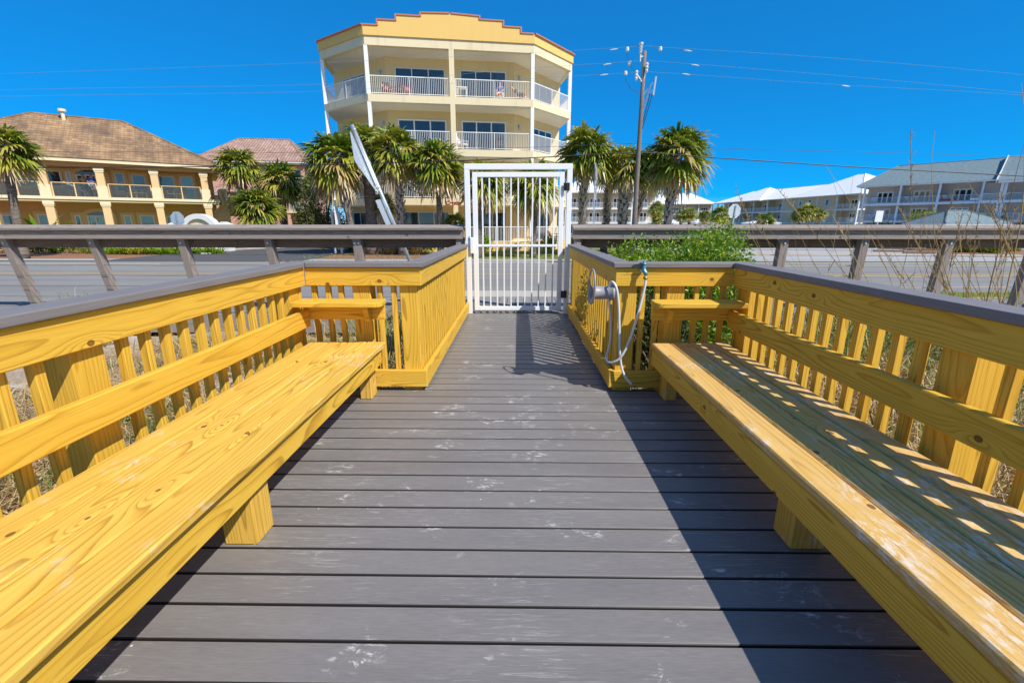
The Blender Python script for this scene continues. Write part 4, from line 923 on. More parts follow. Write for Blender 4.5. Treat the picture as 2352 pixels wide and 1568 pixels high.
# ------------------------------------------------------------------ palms
def fan_crown(seed, RAD, nleaf, dead=0.22, low=-60):
    rg = np.random.default_rng(seed); V = []; F_ = []; T = []
    def strip(P, W, side, tone):
        n0 = len(V)
        for i, (p, w) in enumerate(zip(P, W)):
            V.append(p - side * w); V.append(p + side * w); T.extend([tone[i]] * 2)
        for i in range(len(P) - 1): F_.append((n0 + 2 * i, n0 + 2 * i + 1, n0 + 2 * i + 3, n0 + 2 * i + 2))
    for k in range(nleaf):
        f = (k + 0.5) / nleaf; el = R(76 - (76 - low) * f ** 0.85 + rg.uniform(-9, 9)); az = k * 2.39996 + rg.uniform(-0.4, 0.4)
        d = Vector((math.cos(az) * math.cos(el), math.sin(az) * math.cos(el), math.sin(el)))
        side = Vector((-math.sin(az), math.cos(az), 0)); dead_l = f > 1 - dead
        pl = RAD * rg.uniform(0.36, 0.54) * (0.85 if f > .6 else 1); ls = RAD * rg.uniform(0.54, 0.70)
        base = Vector((0, 0, RAD * (0.10 - 0.30 * f))); tone = rg.uniform(0.0, 0.62) + 0.12 * f
        if dead_l: tone = rg.uniform(0.68, 0.98)
        P = [base + d * (pl * s) - Vector((0, 0, 0.10 * pl * s * s)) for s in (0, .5, 1)]
        strip(P, [0.025, 0.018, 0.014], side, [tone] * 3)
        h = P[-1]; dd = (P[-1] - P[-2]).normalized(); nn = side.cross(dd).normalized(); roll = rg.uniform(-0.9, 0.9)
        sd = (side * math.cos(roll) + nn * math.sin(roll)).normalized()
        ns = 19
        for j in range(ns):
            an = R(-118 + 236 * j / (ns - 1) + rg.uniform(-5, 5)); L = ls * (0.72 + 0.28 * math.cos(an * 0.75)) * rg.uniform(0.88, 1.08)
            e = (dd * math.cos(an) + sd * math.sin(an)).normalized(); droop = rg.uniform(0.16, 0.50) * (1.6 if dead_l else 1.0); wd = 0.062 * RAD / 1.8
            pts = []; 
            for s in (0.0, 0.33, 0.68, 1.0):
                g = droop * L * max(0, s - 0.38) ** 1.7 * 2.4
                pts.append(h + e * (L * s * (1 - 0.25 * droop * s)) - Vector((0, 0, g)))
            ws = e.cross(nn).normalized(); ws = (ws * 0.85 + nn * rg.uniform(-0.55, 0.55)).normalized()
            tt = min(1, tone + rg.uniform(-0.06, 0.06)); strip(pts, [wd * .35, wd, wd * .75, wd * .06], ws, [tt, tt, min(1, tt + .04), min(1, tt + (0.38 if rg.random() < .75 else 0.1))])
    return V, F_, T
def palm(name, label, crown_px, base_px, Y, RAD, tr=0.17, boots=0.6, nleaf=34, dead=0.22, seed=None, group=None, zb=-0.5, low=-60, trunk=True):
    top = at(*crown_px, Y); b = at(base_px, 515, Y); b.z = zb
    r = thing(name, label, 'palm tree', tuple(b), group); seed = seed or int(crown_px[0] * 7 + crown_px[1])
    top = top - Vector((0, 0, 0.20 * RAD)); V, F_, T = fan_crown(seed, RAD * 1.0, int(nleaf * 1.35), dead * .45, low * .72); rot = Matrix.Rotation(seed * 1.3, 3, 'Z')
    V = [Vector((v.x * 1.1, v.y * 1.1, v.z * (.86 if v.z > 0 else 1))) for v in V]; link_mesh('crown', [top + rot @ v for v in V], F_, 'palm', r, None, T)
    rg = np.random.default_rng(seed + 1); n = 14; P = []; W = []
    hgt = top.z - b.z; bend = rg.uniform(-0.1, 0.1)
    for i in range(n + 1):
        s = i / n; c = b.lerp(top, s); c.x += bend * math.sin(s * math.pi); P.append(c); W.append(tr * (1.25 - 0.35 * min(1, s * 3)) * (1 + 0.05 * rg.uniform(-1, 1)))
    P[-1] = P[-1] + Vector((0, 0, 0.05)); m = MB(); m.tube(P, W, 12); tk = obj('trunk', m, 'bark', r, True)
    if boots > 0:
        m = MB(); h0 = hgt * (1 - boots); nb = int((hgt - h0) / 0.035)
        for k in range(nb):
            s = (h0 + (hgt - h0) * k / nb) / hgt; c = b.lerp(top, s); c.x += bend * math.sin(s * math.pi); a = k * 2.39996 + rg.uniform(-.2, .2)
            o = Vector((math.cos(a), math.sin(a), 0)); sd = Vector((-math.sin(a), math.cos(a), 0)); ln = rg.uniform(0.2, 0.36); w = tr * 0.5
            q0 = c + o * tr * 0.85; q1 = q0 + o * ln * 0.5 + Vector((0, 0, ln)) + sd * rg.uniform(-.06, .06)
            m.add([q0 - sd * w, q0 + sd * w, q1 + sd * w * .45, q1 - sd * w * .45, q0 - o * .05 - Vector((0, 0, .12)), q1 - o * .03 + Vector((0, 0, -.02))], [(0, 1, 2, 3), (0, 3, 5, 4), (1, 4, 5, 2), (2, 5, 3), (0, 4, 1)])
        obj('leaf_bases', m, 'boot', tk)
    return r
PG = 'cabbage palms in front of the yellow condominium'
palm('palm_tree', 'full palm with a broad pale dead skirt, leftmost of the row before the yellow condominium', (770, 345), 818, 27.0, 1.95, .19, .55, 46, .3, 11, PG, low=-75)
palm('palm_tree', 'thick trunked palm directly behind the leaning sign', (838, 322), 851, 28.0, 1.75, .36, .35, 38, .25, 12, PG)
palm('palm_tree', 'dense palm with a criss-cross boot trunk, first right of the leaning sign', (905, 330), 921, 27.0, 1.75, .22, .8, 44, .22, 13, PG, low=-72)
palm('palm_tree', 'palm with a smooth slim trunk between the leaning sign and the gate', (1003, 362), 1010, 26.4, 1.75, .18, .25, 40, .25, 14, PG)
palm('palm_tree', 'palm whose trunk shows through the leftmost bars of the gate', (1112, 402), 1095, 25.6, 1.5, .2, .25, 32, .25, 15, PG)
palm('palm_tree', 'palm with a ragged brown skirt seen through the right half of the gate', (1226, 404), 1224, 25.6, 1.6, .15, .3, 36, .35, 16, PG, low=-78)
palm('palm_tree', 'short young palm right below the sign lettering, against the yellow condominium', (1046, 505), 1046, 27.2, .8, .14, 0, 20, .1, 17, PG, low=-20)
palm('palm_tree', 'low palm of dead hanging fronds behind the lower sign plate', (878, 462), 880, 28.5, 1.0, .16, .5, 26, .55, 18, PG, low=-80)
palm('palm_tree', 'palm with pale criss-cross trunk just right of the gate', (1348, 330), 1338, 27.0, 1.75, .2, .9, 40, .25, 19, PG)
palm('palm_tree', 'brown tinged palm behind, second right of the gate', (1400, 362), 1389, 29.5, 1.35, .2, .7, 30, .5, 20, PG, low=-75)
palm('palm_tree', 'palm with a thick dark trunk just left of the utility pole', (1440, 366), 1430, 27.0, 1.5, .26, .9, 36, .3, 21, PG)
palm('palm_tree', 'thin trunked palm standing behind the utility pole', (1490, 372), 1448, 30.0, 1.55, .15, .5, 34, .35, 22, PG, low=-75)
palm('palm_tree', 'largest palm with round crown and stout boot trunk, right of the utility pole', (1556, 340), 1531, 26.0, 1.95, .23, .85, 50, .22, 23, PG)
palm('palm_tree', 'tall palm at the left edge in front of the tan house', (8, 325), 36, 24.0, 1.5, .2, .2, 40, .15, 24)
PB = 'palms in front of the pink house'
palm('palm_tree', 'tallest palm before the pink house, crown reaching the roof', (546, 366), 562, 40.0, 2.0, .28, .5, 40, .2, 25, PB)
palm('palm_tree', 'palm with clean pale trunk before the balconies of the pink house', (645, 403), 649, 40.0, 2.05, .26, .15, 42, .2, 26, PB)
palm('palm_tree', 'low bushy palm beside the stair wall of the tan house', (588, 462), 597, 36.0, 1.9, .3, .7, 46, .2, 27, PB, low=-70)
palm('palm_tree', 'small palm at the right corner of the pink house', (715, 418), 716, 45.0, 1.35, .2, .3, 30, .2, 28, PB)
palm('palm_tree', 'small yellowish palm between the pink house and the yellow condominium', (752, 438), 752, 44.0, 1.0, .16, .2, 24, .1, 29, PB)
palm('palm_tree', 'half hidden palm behind the clean trunked one at the pink house', (612, 422), 606, 42.0, 1.4, .2, .3, 26, .2, 30, PB)
PF = 'far palms by the car park'
for (cx, cy, bx, Y, rr, lb) in ((1655, 487, 1655, 60, 1.5, 'bushy palm left of the octagonal sign back'), (1836, 489, 1836, 70, 1.3, 'left palm of the trio before the blank beige wall'), (1857, 478, 1856, 70, 1.5, 'middle palm of the trio before the blank beige wall'), (1880, 487, 1880, 70, 1.3, 'right palm of the trio before the blank beige wall'), (1758, 500, 1758, 70, 1.6, 'low palm above the second white pavilion roof'), (1508, 472, 1506, 62, 1.2, 'palm beside the end column of the white roofed building behind the pole'),
        (1511, 496, 1511, 60, 1.1, 'low palm at the foot of the white roofed building behind the pole'), (1566, 488, 1566, 66, 1.1, 'small palm before the distant white roofed building, left one'), (1584, 487, 1584, 66, 1.2, 'small palm before the distant white roofed building, middle one'), (1619, 492, 1619, 66, 1.1, 'small palm before the distant white roofed building, right one')):
    palm('palm_tree', lb, (cx, cy), bx, Y, rr, .2, .4, 26, .12, None, PF)

# ------------------------------------------------------------------ shrubs
def leaves(n, sampler, size, rg, tone=(0.1, 0.9), slim=0.45, up=0.25):
    P = np.array([sampler() for _ in range(n)]); 
    d = rg.normal(size=(n, 3)); d[:, 2] += up; d /= np.linalg.norm(d, axis=1)[:, None]
    s = np.cross(d, rg.normal(size=(n, 3))); s /= np.linalg.norm(s, axis=1)[:, None]
    nn = np.cross(d, s); L = size * rg.uniform(0.6, 1.3, n)[:, None]
    V = np.stack([P, P + d * L * .5 + s * L * slim * .5 + nn * L * .08, P + d * L, P + d * L * .5 - s * L * slim * .5 + nn * L * .08], 1).reshape(-1, 3)
    F_ = [(4 * i, 4 * i + 1, 4 * i + 2, 4 * i + 3) for i in range(n)]
    T = np.repeat(np.clip(rg.normal((tone[0] + tone[1]) / 2, (tone[1] - tone[0]) / 4, n), 0, 1), 4); return V, F_, T
def shrub(name, label, c, rad, n, size, mat, seed, cat='shrub', group=None, twigs=30, blobs=9, slim=0.45, zlo=0.30, tone=(0.1, 0.9)):
    rg = np.random.default_rng(seed); c = Vector(c); r = thing(name, label, cat, tuple(c), group)
    bl = []
    for k in range(blobs):
        a = rg.uniform(0, 6.28); q = math.sqrt(rg.uniform(0, 1)) * 0.68
        bl.append((c.x + rad[0] * q * math.cos(a), c.y + rad[1] * q * math.sin(a), c.z + rad[2] * rg.uniform(zlo, 0.74), rg.uniform(0.28, 0.46)))
    def samp():
        b = bl[int(rg.integers(blobs))]; v = rg.normal(size=3); v /= np.linalg.norm(v); q = b[3] * (rg.uniform(0, 1) ** 0.4) * (1.12 if rg.random() < .12 else 1)
        return (b[0] + v[0] * q * rad[0], b[1] + v[1] * q * rad[1], max(c.z + 0.02, b[2] + v[2] * q * rad[2] * 1.1))
    V, F_, T = leaves(n, samp, size, rg, tone, slim); link_mesh('foliage', V.tolist(), F_, mat, r, None, T)
    m = MB()
    for k in range(twigs):
        b = bl[k % blobs]; e = Vector((b[0] + rg.normal() * rad[0] * .2, b[1] + rg.normal() * rad[1] * .2, b[2] + rad[2] * rg.uniform(-.05, .25))); a = c + Vector((rg.normal() * rad[0] * .15, rg.normal() * rad[1] * .15, 0))
        mid = a.lerp(e, .5) + Vector((rg.normal(), rg.normal(), rg.normal())) * .08 * rad[2]; m.tube([a, mid, e], [.012 * rad[2] + .003, .008 * rad[2] + .002, .003], 5)
    obj('stems', m, 'twig', r); return r
shrub('shrub', 'large glossy green shrub just behind the right railing beside the gate', (1.62, 5.2, -0.3), (0.85, 0.85, 1.30), 30000, 0.045, 'shrub', 41, twigs=140, blobs=26, zlo=0.52)
shrub('shrub', 'glossy green shrub with bare grey twigs, right part beside the leaning reeds', (2.12, 5.3, -0.3), (0.68, 0.85, 1.42), 23000, 0.045, 'shrub', 42, twigs=180, blobs=20, zlo=0.5)
shrub('shrub', 'low dark leafy shrub pressed against the corner of the right railing', (1.4, 4.25, -0.3), (0.45, 0.45, 0.95), 4200, 0.05, 'shrub_dark', 43, twigs=50)
HG = 'plants along the front of the tan house'
for k, (px, rx, rz, mt, lb) in enumerate(((40, 1.5, 1.0, 'shrub_dark', 'dark hedge shrub with pink blossom at the left end of the bed'), (98, 1.0, .95, 'shrub_dark', 'dark blossoming shrub beside the bright green ground shrub'), (150, 1.3, .75, 'shrub', 'bright green spreading shrub in the bed before the tan house'), (196, 1.2, .95, 'shrub_lime', 'lime green rounded shrub in the bed before the tan house'))):
    b = onz(px, 584, -0.5); shrub('shrub', lb, (b.x, b.y + .3, -0.48), (rx, .8, rz), 1800, 0.13, mt, 50 + k, group=HG, twigs=12)
def strap_plant(name, label, c, rad, n, L, mat, seed, cat='plant', group=None, width=0.02, tone=(0.3, 0.8), droop=0.7):
    rg = np.random.default_rng(seed); V = []; F_ = []; T = []
    for k in range(n):
        a = rg.uniform(0, 6.28); el = rg.uniform(0.5, 1.45); q = math.sqrt(rg.uniform(0, 1)) * rad; l = L * rg.uniform(.6, 1.15)
        b = Vector((c[0] + q * math.cos(a * 3.1), c[1] + q * math.sin(a * 3.1) * .6, c[2])); d = Vector((math.cos(a) * math.cos(el), math.sin(a) * math.cos(el), math.sin(el))); s = Vector((-math.sin(a), math.cos(a), 0)); t = rg.uniform(*tone); n0 = len(V)
        for i, u in enumerate((0, .35, .7, 1.0)):
            p = b + d * (l * u) - Vector((0, 0, droop * l * u ** 2.4 * .55)); w = width * (1, 1.1, .8, .08)[i]; V += [p - s * w, p + s * w]; T += [min(1, t + .25 * (i == 3))] * 2
        F_ += [(n0 + 2 * i, n0 + 2 * i + 1, n0 + 2 * i + 3, n0 + 2 * i + 2) for i in range(3)]
    o = link_mesh(name, V, F_, mat, None, None, T); return tag(o, label, cat, group)
for k, px in enumerate((232, 262, 292, 320, 350, 380, 408, 436, 464, 486)):
    b = onz(px, 586, -0.5); strap_plant('strap_leaf_plant', 'clump of yellow green strap leaves in the bed before the tan house', (b.x, b.y + .3, -0.48), .55, 130, .85, 'shrub_lime' if k in (2, 3) else 'shrub', 60 + k, group='strap leaf clumps before the tan house', width=.028)
b = onz(452, 575, -0.5)
bb = at(97, 512, 30.0); strap_plant('banana_plant', 'broad leaved tropical plant by the lower columns of the tan house', (bb.x, 30.0, bb.z - 1.2), .4, 22, 2.6, 'shrub', 71, 'plant', None, .16, (0.1, .6), .55)
for k, (px, py, rx, rz, mt, lb) in enumerate(((930, 588, .7, .85, 'shrub_olive', 'spiky olive grass clump left of the foot of the leaning sign'), (985, 583, .7, .95, 'shrub', 'rounded green shrub at the yellow wall, left of the gate'), (1113, 582, .55, 1.15, 'shrub', 'clipped green shrub seen through the left bars of the gate'), (1268, 582, 1.0, 1.1, 'shrub', 'wide green shrub seen through the right bars of the gate'), (805, 580, 1.2, 1.1, 'shrub_dark', 'dark shrub behind the yellow hydrant'))):
    b = onz(px, py, -0.5); shrub('shrub', lb, (b.x, b.y + .2, -0.47), (rx, .7, rz), 1500, 0.11, mt, 80 + k, group='shrubs at the foot of the yellow condominium', twigs=10)
for k, px in enumerate((905, 960)):
    b = onz(px, 586, -0.5); strap_plant('ornamental_grass', ('fine brown ornamental grass just left of the leaning sign pole', 'fine brown ornamental grass just right of the leaning sign pole')[k], (b.x, b.y - .4, -0.46), .45, 240, 1.15, 'straw', 90 + k, 'grass clump', None, .008, (0, .5), .5)
b = at(735, 515, 36); shrub('shrub', 'big loose olive shrub in front of the pink house balconies', (b.x - .1, 36, -0.5), (2.0, 1.5, 4.2), 5200, 0.2, 'shrub_olive', 95, twigs=70, blobs=16)
b = at(772, 515, 38); shrub('shrub', 'dark green shrub between the pink house and the yellow condominium', (b.x, 38, -0.5), (1.6, 1.3, 2.6), 2600, 0.2, 'shrub_dark', 96, twigs=20)
b = at(2130, 515, 62); shrub('shrub', 'bright lime rounded shrub before the blue condominium', (b.x, 62, -0.55), (3.1, 2.4, 3.4), 6500, 0.2, 'shrub_lime', 97, twigs=20, blobs=20)
b = at(2026, 515, 66); shrub('shrub', 'dark green shrub before the lower left balcony of the blue condominium', (b.x, 66, -0.55), (2.6, 2.0, 2.9), 3000, 0.22, 'shrub_dark', 98, twigs=20)
b = at(2318, 515, 55); shrub('shrub', 'dark green shrub at the right edge beyond the shelter', (b.x + .5, 55, -0.55), (2.6, 2.0, 2.7), 2600, 0.22, 'shrub_dark', 99, twigs=20)
b = at(2245, 515, 60); shrub('shrub', 'thin reddish shrub rising behind the shelter roof', (b.x, 60, -0.55), (2.4, 1.6, 4.0), 1800, 0.16, 'shrub_olive', 100, twigs=60)
for k, (px, py) in enumerate(((2150, 574), (2215, 582), (2250, 583), (2290, 584), (2330, 580))):
    b = onz(px, py, -0.5); strap_plant('palmetto', 'low palmetto clump in the bed by the blue watercraft', (b.x, b.y + .3, -0.44), .5, 90, .95, 'palm', 105 + k, 'plant', 'low palmettos in the car park bed', .04, (0.1, .6), .5)

# ------------------------------------------------------------------ dune grass, straw and reeds near the deck
def blades(name, n, samp, L, W, mat, seed, flat=0.0, droop=0.6, tone=(0.1, 0.95)):
    rg = np.random.default_rng(seed); V = []; F_ = []; T = []
    for k in range(n):
        x, y, z, sc = samp(rg); a = rg.uniform(0, 6.28); el = rg.uniform(0.03, 0.4) if rg.random() < flat else rg.uniform(0.7, 1.5); l = L * rg.uniform(.35, 1.2) * sc
        d = Vector((math.cos(a) * math.cos(el), math.sin(a) * math.cos(el), math.sin(el))); s = Vector((-math.sin(a), math.cos(a), rg.uniform(-.4, .4))); t = rg.uniform(*tone); n0 = len(V); w = W * rg.uniform(.6, 1.3); kx = rg.normal() * .12; ky = rg.normal() * .12
        for i, u in enumerate((0, .4, .75, 1.0)):
            p = Vector((x, y, z)) + d * (l * u) + Vector((kx, ky, 0)) * l * u * u - Vector((0, 0, droop * l * u ** 2.5 * .5 * (0 if flat > .9 else 1))); p.z = max(p.z, z - .01); ww = w * (1, .95, .7, .08)[i]; V += [p - s * ww, p + s * ww]; T += [t] * 2
        F_ += [(n0 + 2 * i, n0 + 2 * i + 1, n0 + 2 * i + 3, n0 + 2 * i + 2) for i in range(3)]
    o = link_mesh(name, V, F_, mat, None, None, T); return tag(o, kind='stuff')
def clumps(rg_, k, x0, x1, y0, y1): return [(rg_.uniform(x0, x1), rg_.uniform(y0, y1), rg_.uniform(.1, .3), rg_.uniform(.6, 1.2)) for _ in range(k)]
def from_clumps(cl, out=None):
    def f(rg):
        while True:
            c = cl[int(rg.integers(len(cl)))]; x = c[0] + rg.normal() * c[2]; y = c[1] + rg.normal() * c[2]
            if abs(x) < 1.93 and y < 3.72 or abs(x) < 1.06 and y < 6.9 or 6.6 < y < 8.7: continue
            return x, y, dune_z(x, y) - .01, c[3]
    return f
rg0 = np.random.default_rng(5)
lc = [(rg0.uniform(-5.0, -1.95), rg0.uniform(0.9, 6.4), .28, 1.0) for _ in range(190)] + [(rg0.uniform(-4.0, -1.95), rg0.uniform(.2, 6.4), .1, 1.0) for _ in range(40)] + clumps(rg0, 40, -12, -5, 2, 6.4)
blades('dry_grass', 26000, from_clumps(lc), 0.34, 0.0038, 'straw', 1, .96, .4, (0, .75))
blades('green_grass', 3800, from_clumps([(rg0.uniform(-5, -2.0), rg0.uniform(0.9, 6.2), .12, rg0.uniform(.5, 1)) for _ in range(42)]), 0.36, 0.0035, 'blade', 2, .0, .8, (0, .7))
blades('dry_grass', 1500, from_clumps([(rg0.uniform(-1.75, -1.1), rg0.uniform(4.0, 6.2), .16, 1.2) for _ in range(14)]), 0.75, 0.004, 'straw', 3, .2, 1.0)
blades('green_grass', 700, from_clumps([(rg0.uniform(-1.85, -1.25), rg0.uniform(4.0, 6.0), .12, 1.2) for _ in range(8)] + [(-6.1, 6.1, .15, 1.3)] * 2), 0.95, 0.005, 'blade', 4, .0, .8)
rc = [(rg0.uniform(1.98, 3.8), rg0.uniform(0.2, 6.2), .25, rg0.uniform(.7, 1.2)) for _ in range(200)] + clumps(rg0, 50, 4, 13, 3.0, 6.4)
blades('dry_grass', 19000, from_clumps(rc), 0.66, 0.0042, 'straw', 5, .35, .9)
blades('green_grass', 1500, from_clumps(clumps(rg0, 34, 3.0, 7.5, 4.0, 6.3)), 1.35, 0.006, 'blade', 9, .0, .85, (0.2, 1))
blades('green_grass', 4200, from_clumps([(rg0.uniform(2.0, 5.5), rg0.uniform(0.6, 6.4), .12, rg0.uniform(.6, 1.2)) for _ in range(85)] + clumps(rg0, 30, 5, 12, 4.5, 6.4)), 0.78, 0.005, 'blade', 6, .0, .75)
def verge(x0, x1, y0, y1, z):
    return lambda rg: (rg.uniform(x0, x1), rg.uniform(y0, y1), z, rg.uniform(.5, 1.2))
blades('verge_grass', 7000, verge(1.4, 22, 8.75, 11.8, -.395), 0.16, 0.006, 'blade', 7, .0, .5)
blades('lawn_grass', 6000, lambda rg: (rg.uniform(-12, 9), rg.uniform(24.0, 27.5) if rg.random() < .6 else rg.uniform(21.1, 22.4), -.475, rg.uniform(.5, 1.2)), 0.16, 0.014, 'blade', 8, .0, .5)

# tall dry reeds leaning over the right railing: (bottom pixel, top pixel, depth, thickness mm)
reeds = [((1756, 596), (1690, 430), 5.6, 5), ((1790, 604), (1690, 460), 5.5, 4), ((1830, 612), (1745, 480), 5.4, 4), ((1842, 618), (1700, 470), 5.7, 3.5), ((1880, 620), (1790, 450), 5.2, 4.5), ((1922, 630), (1870, 470), 5.2, 4), ((1940, 632), (1790, 440), 5.0, 4.5),
         ((1958, 640), (1905, 380), 5.3, 4), ((1990, 640), (1960, 400), 5.0, 4.5), ((2000, 650), (1905, 480), 4.8, 6), ((2022, 655), (1895, 380), 5.1, 4.5), ((1975, 636), (2005, 430), 5.2, 3.5), ((2050, 648), (2090, 300), 5.0, 4), ((2085, 660), (1985, 490), 4.6, 5), ((2100, 665), (2140, 420), 4.9, 3.5),
         ((2222, 690), (2060, 470), 4.3, 7), ((2235, 700), (2150, 300), 4.4, 6), ((2195, 690), (2180, 440), 4.6, 4), ((2210, 690), (2240, 470), 4.5, 4), ((2256, 705), (2160, 540), 4.3, 5.5), ((2265, 705), (2345, 190), 4.2, 8), ((2290, 700), (2330, 480), 4.2, 5.5), ((2268, 712), (2352, 330), 4.2, 7),
         ((2330, 720), (2225, 420), 4.1, 6), ((2345, 715), (2270, 470), 4.0, 5.5), ((2290, 690), (2210, 460), 4.5, 4), ((2244, 700), (2262, 520), 4.4, 4), ((2130, 670), (2200, 430), 4.7, 3), ((1905, 628), (1935, 470), 5.3, 3), ((1860, 616), (1820, 500), 5.5, 3), ((2320, 705), (2300, 440), 4.3, 4), ((2180, 685), (2120, 500), 4.5, 3.5),
         ((2245, 690), (2150, 500), 4.4, 5), ((2300, 712), (2352, 470), 4.1, 4.5), ((2150, 676), (2090, 560), 4.6, 4.5), ((1815, 610), (1760, 520), 5.6, 3)]
for k in range(16):
    bx = random.uniform(2080, 2352); reeds.append(((bx, 640 + (bx - 1690) * .13), (bx + random.uniform(-110, 60), random.uniform(430, 590)), random.uniform(4.1, 5.0), random.uniform(3, 6)))
RGp = 'dry reed stalks behind the right railing'
for k, (b, tp_, Y, w) in enumerate(reeds):
    rg = np.random.default_rng(300 + k); B = at(*b, Y); Tp = at(*tp_, Y + rg.uniform(-.3, .3)); B = B + (B - Tp).normalized() * rg.uniform(.5, .8); n = 9; side = Vector((rg.normal(), rg.normal() * .4, 0)) * .05; P = []; W = []
    for i in range(n + 1):
        s = i / n; P.append(B.lerp(Tp, s) + side * math.sin(s * 3.1) * (B - Tp).length + Vector((rg.normal(), rg.normal(), 0)) * .004); W.append(.0008 * w * (1.25 - .95 * s))
    m = MB(); m.tube(P, W, 5); o = link_mesh('reed_stalk', m.v, m.f, 'straw', None, None, [rg.uniform(.0, .6)] * len(m.v)); tag(o, 'thin dry reed stalk rising behind the right railing', 'reed', RGp)
    if k % 3 == 0:
        m = MB(); m.tube([P[-4], P[-1]], .003, 4)
        for i in range(26):
            p = P[-1].lerp(P[-4], rg.uniform(0, 1)); q = p + Vector((rg.normal() * .02, rg.normal() * .02, rg.uniform(.01, .06))); m.bar(p, q, .003, .003)
        link_mesh('seed_head', m.v, m.f, 'straw', o, None, [.3] * len(m.v))
    elif k % 3 == 1:
        m = MB(); p = P[4]; q = p + Vector((rg.uniform(-.14, .14), 0, rg.uniform(.05, .2))); m.bar(p, q, .012, .0015); link_mesh('dry_leaf', m.v, m.f, 'straw', o, None, [.7] * len(m.v))

# ------------------------------------------------------------------ utility pole and overhead lines
YP = 24.0; pt = at(1481, 118, YP); pb = at(1457, 515, YP); pb.z = -0.55
up = thing('utility_pole', 'tall grey wooden utility pole among the palms right of the condominium', 'utility pole', tuple(pb))
m = MB(); m.tube([pb.lerp(pt, s) for s in (0, .25, .5, .75, 1)], [.135, .125, .112, .1, .088], 12); obj('pole', m, 'polewood', up, True)
def onpole(s): return pb.lerp(pt, s)
tip = onpole(1.0); m = MB(); c = tip + Vector((-.2, -.05, -.35)); m.lathe(c, [(.03, -.1), (.03, .25), (.09, .27), (.04, .3), (.09, .38), (.04, .41), (.09, .49), (.04, .52), (.1, .62), (.1, .68), (.03, .7)], 10); m.bar(c + Vector((0, 0, .1)), tip + Vector((0, 0, -.2)), .05, .05); obj('insulator', m, 'porcelain', up)
for (px, py) in ((1486, 152), (1462, 170)):
    p = at(px, py, YP - .2); m = MB(); m.lathe(p, [(.03, -.28), (.07, -.2), (.04, -.14), (.08, -.06), (.05, 0), (.08, .08), (.04, .14)], 10); m.bar(p, onpole(.86), .05, .05); obj('insulator', m, 'porcelain', up)
m = MB(); a = onpole(.80); b = at(1500, 190, YP - .15); m.bar(a, b, .05, .05); m.bar(onpole(.76), b + Vector((0, 0, -.3)), .04, .04); m.bar(onpole(.70), b + Vector((-.1, 0, -.1)), .05, .05); m.bar(b + Vector((.05, 0, -.55)), b + Vector((.12, 0, .25)), .07, .07); obj('cutout_arm', m, 'galv', up)
m = MB(); m.tube([b + Vector((0, 0, -.5)), at(1492, 240, YP - .1), at(1474, 300, YP)], .018, 6); m.tube([b + Vector((-.1, 0, -.45)), at(1486, 245, YP - .1), at(1471, 300, YP)], .018, 6); obj('drop_lead', m, 'wire_dark', up)
m = MB(); a = at(1440, 122, YP)
for pts_ in (((1440, 122), (1441, 134), (1448, 142), (1452, 156), (1462, 166), (1464, 180), (1472, 184)), ((1436, 178), (1438, 188), (1444, 194), (1448, 204), (1458, 210), (1466, 214))):
    m.tube(smooth_pts([at(x, y, YP - .1) for x, y in pts_], 3), .012, 5)
obj('jumper_wire', m, 'wire_dark', up)
def line(name, label, pts, r, mat, group='overhead lines'):
    m = MB(); m.tube(smooth_pts([at(x, y, Y) for x, y, Y in pts], 6), r, 6); return tag(obj(name, m, mat), label, 'power line', group)
line('power_line', 'topmost pale overhead wire, over the tip of the utility pole', [(-900, 199, YP), (0, 170, YP), (760, 143, YP), (1180, 124, YP), (1475, 107, YP), (1520, 109, YP), (1900, 133, YP), (2352, 172, YP), (3300, 265, YP)], .005, 'wire_pale')
line('power_line', 'second pale overhead wire, crossing the railings of the top balcony', [(-900, 238, YP), (0, 207, YP), (760, 193, YP), (1180, 160, YP), (1462, 141, YP), (1490, 140, YP), (1900, 172, YP), (2352, 214, YP), (3300, 310, YP)], .005, 'wire_pale')
line('power_line', 'third pale overhead wire, lowest of the bare ones on the pole', [(-900, 248, YP), (0, 222, YP), (700, 211, YP), (1100, 188, YP), (1440, 168, YP), (1500, 166, YP), (1940, 196, YP), (2352, 219, YP), (3300, 290, YP)], .005, 'wire_pale')
line('power_line', 'thin dark overhead wire above the thick black cable', [(-900, 349, YP), (0, 349, YP), (430, 350, YP), (734, 350, YP), (1240, 338, YP), (1470, 330, YP), (1630, 340, YP), (2352, 361, YP), (3300, 400, YP)], .008, 'wire_dark')
line('power_line', 'thick black cable, lowest of the overhead lines', [(-900, 386, YP), (0, 385, YP), (434, 383.5, YP), (734, 379, YP), (1063, 369, YP), (1256, 361, YP), (1466, 351, YP), (1633, 362, YP), (2000, 386, YP), (2352, 405, YP), (3300, 460, YP)], .024, 'wire_dark')
for k, (px, py) in enumerate(((1410, 114), (1395, 148), (1388, 172), (1580, 117), (1597, 150), (1576, 171), (1943, 198))):
    p, q = at(px - 9, py + 1.4 * (1 if px < 1470 else -1), YP - .02), at(px + 9, py - 1.4 * (1 if px < 1470 else -1), YP - .02); m = MB(); m.tube([p, p.lerp(q, .5), q], [.012, .028, .012], 6)
    tag(obj('wire_splice', m, 'porcelain'), 'short white splice sleeve clamped on an overhead wire', 'splice', 'white splice sleeves on the wires')
for k, (px, py) in enumerate(((1441, 112), (1446, 144), (1437, 167), (1517, 111))):
    p = at(px, py, YP - .02); m = MB(); m.lathe(p, [(.03, -.12), (.08, -.1), (.08, .02), (.05, .06)], 8); tag(obj('wire_clamp', m, 'porcelain'), 'white clamp hanging on an overhead wire beside the pole top', 'clamp', 'white clamps on the wires by the pole')

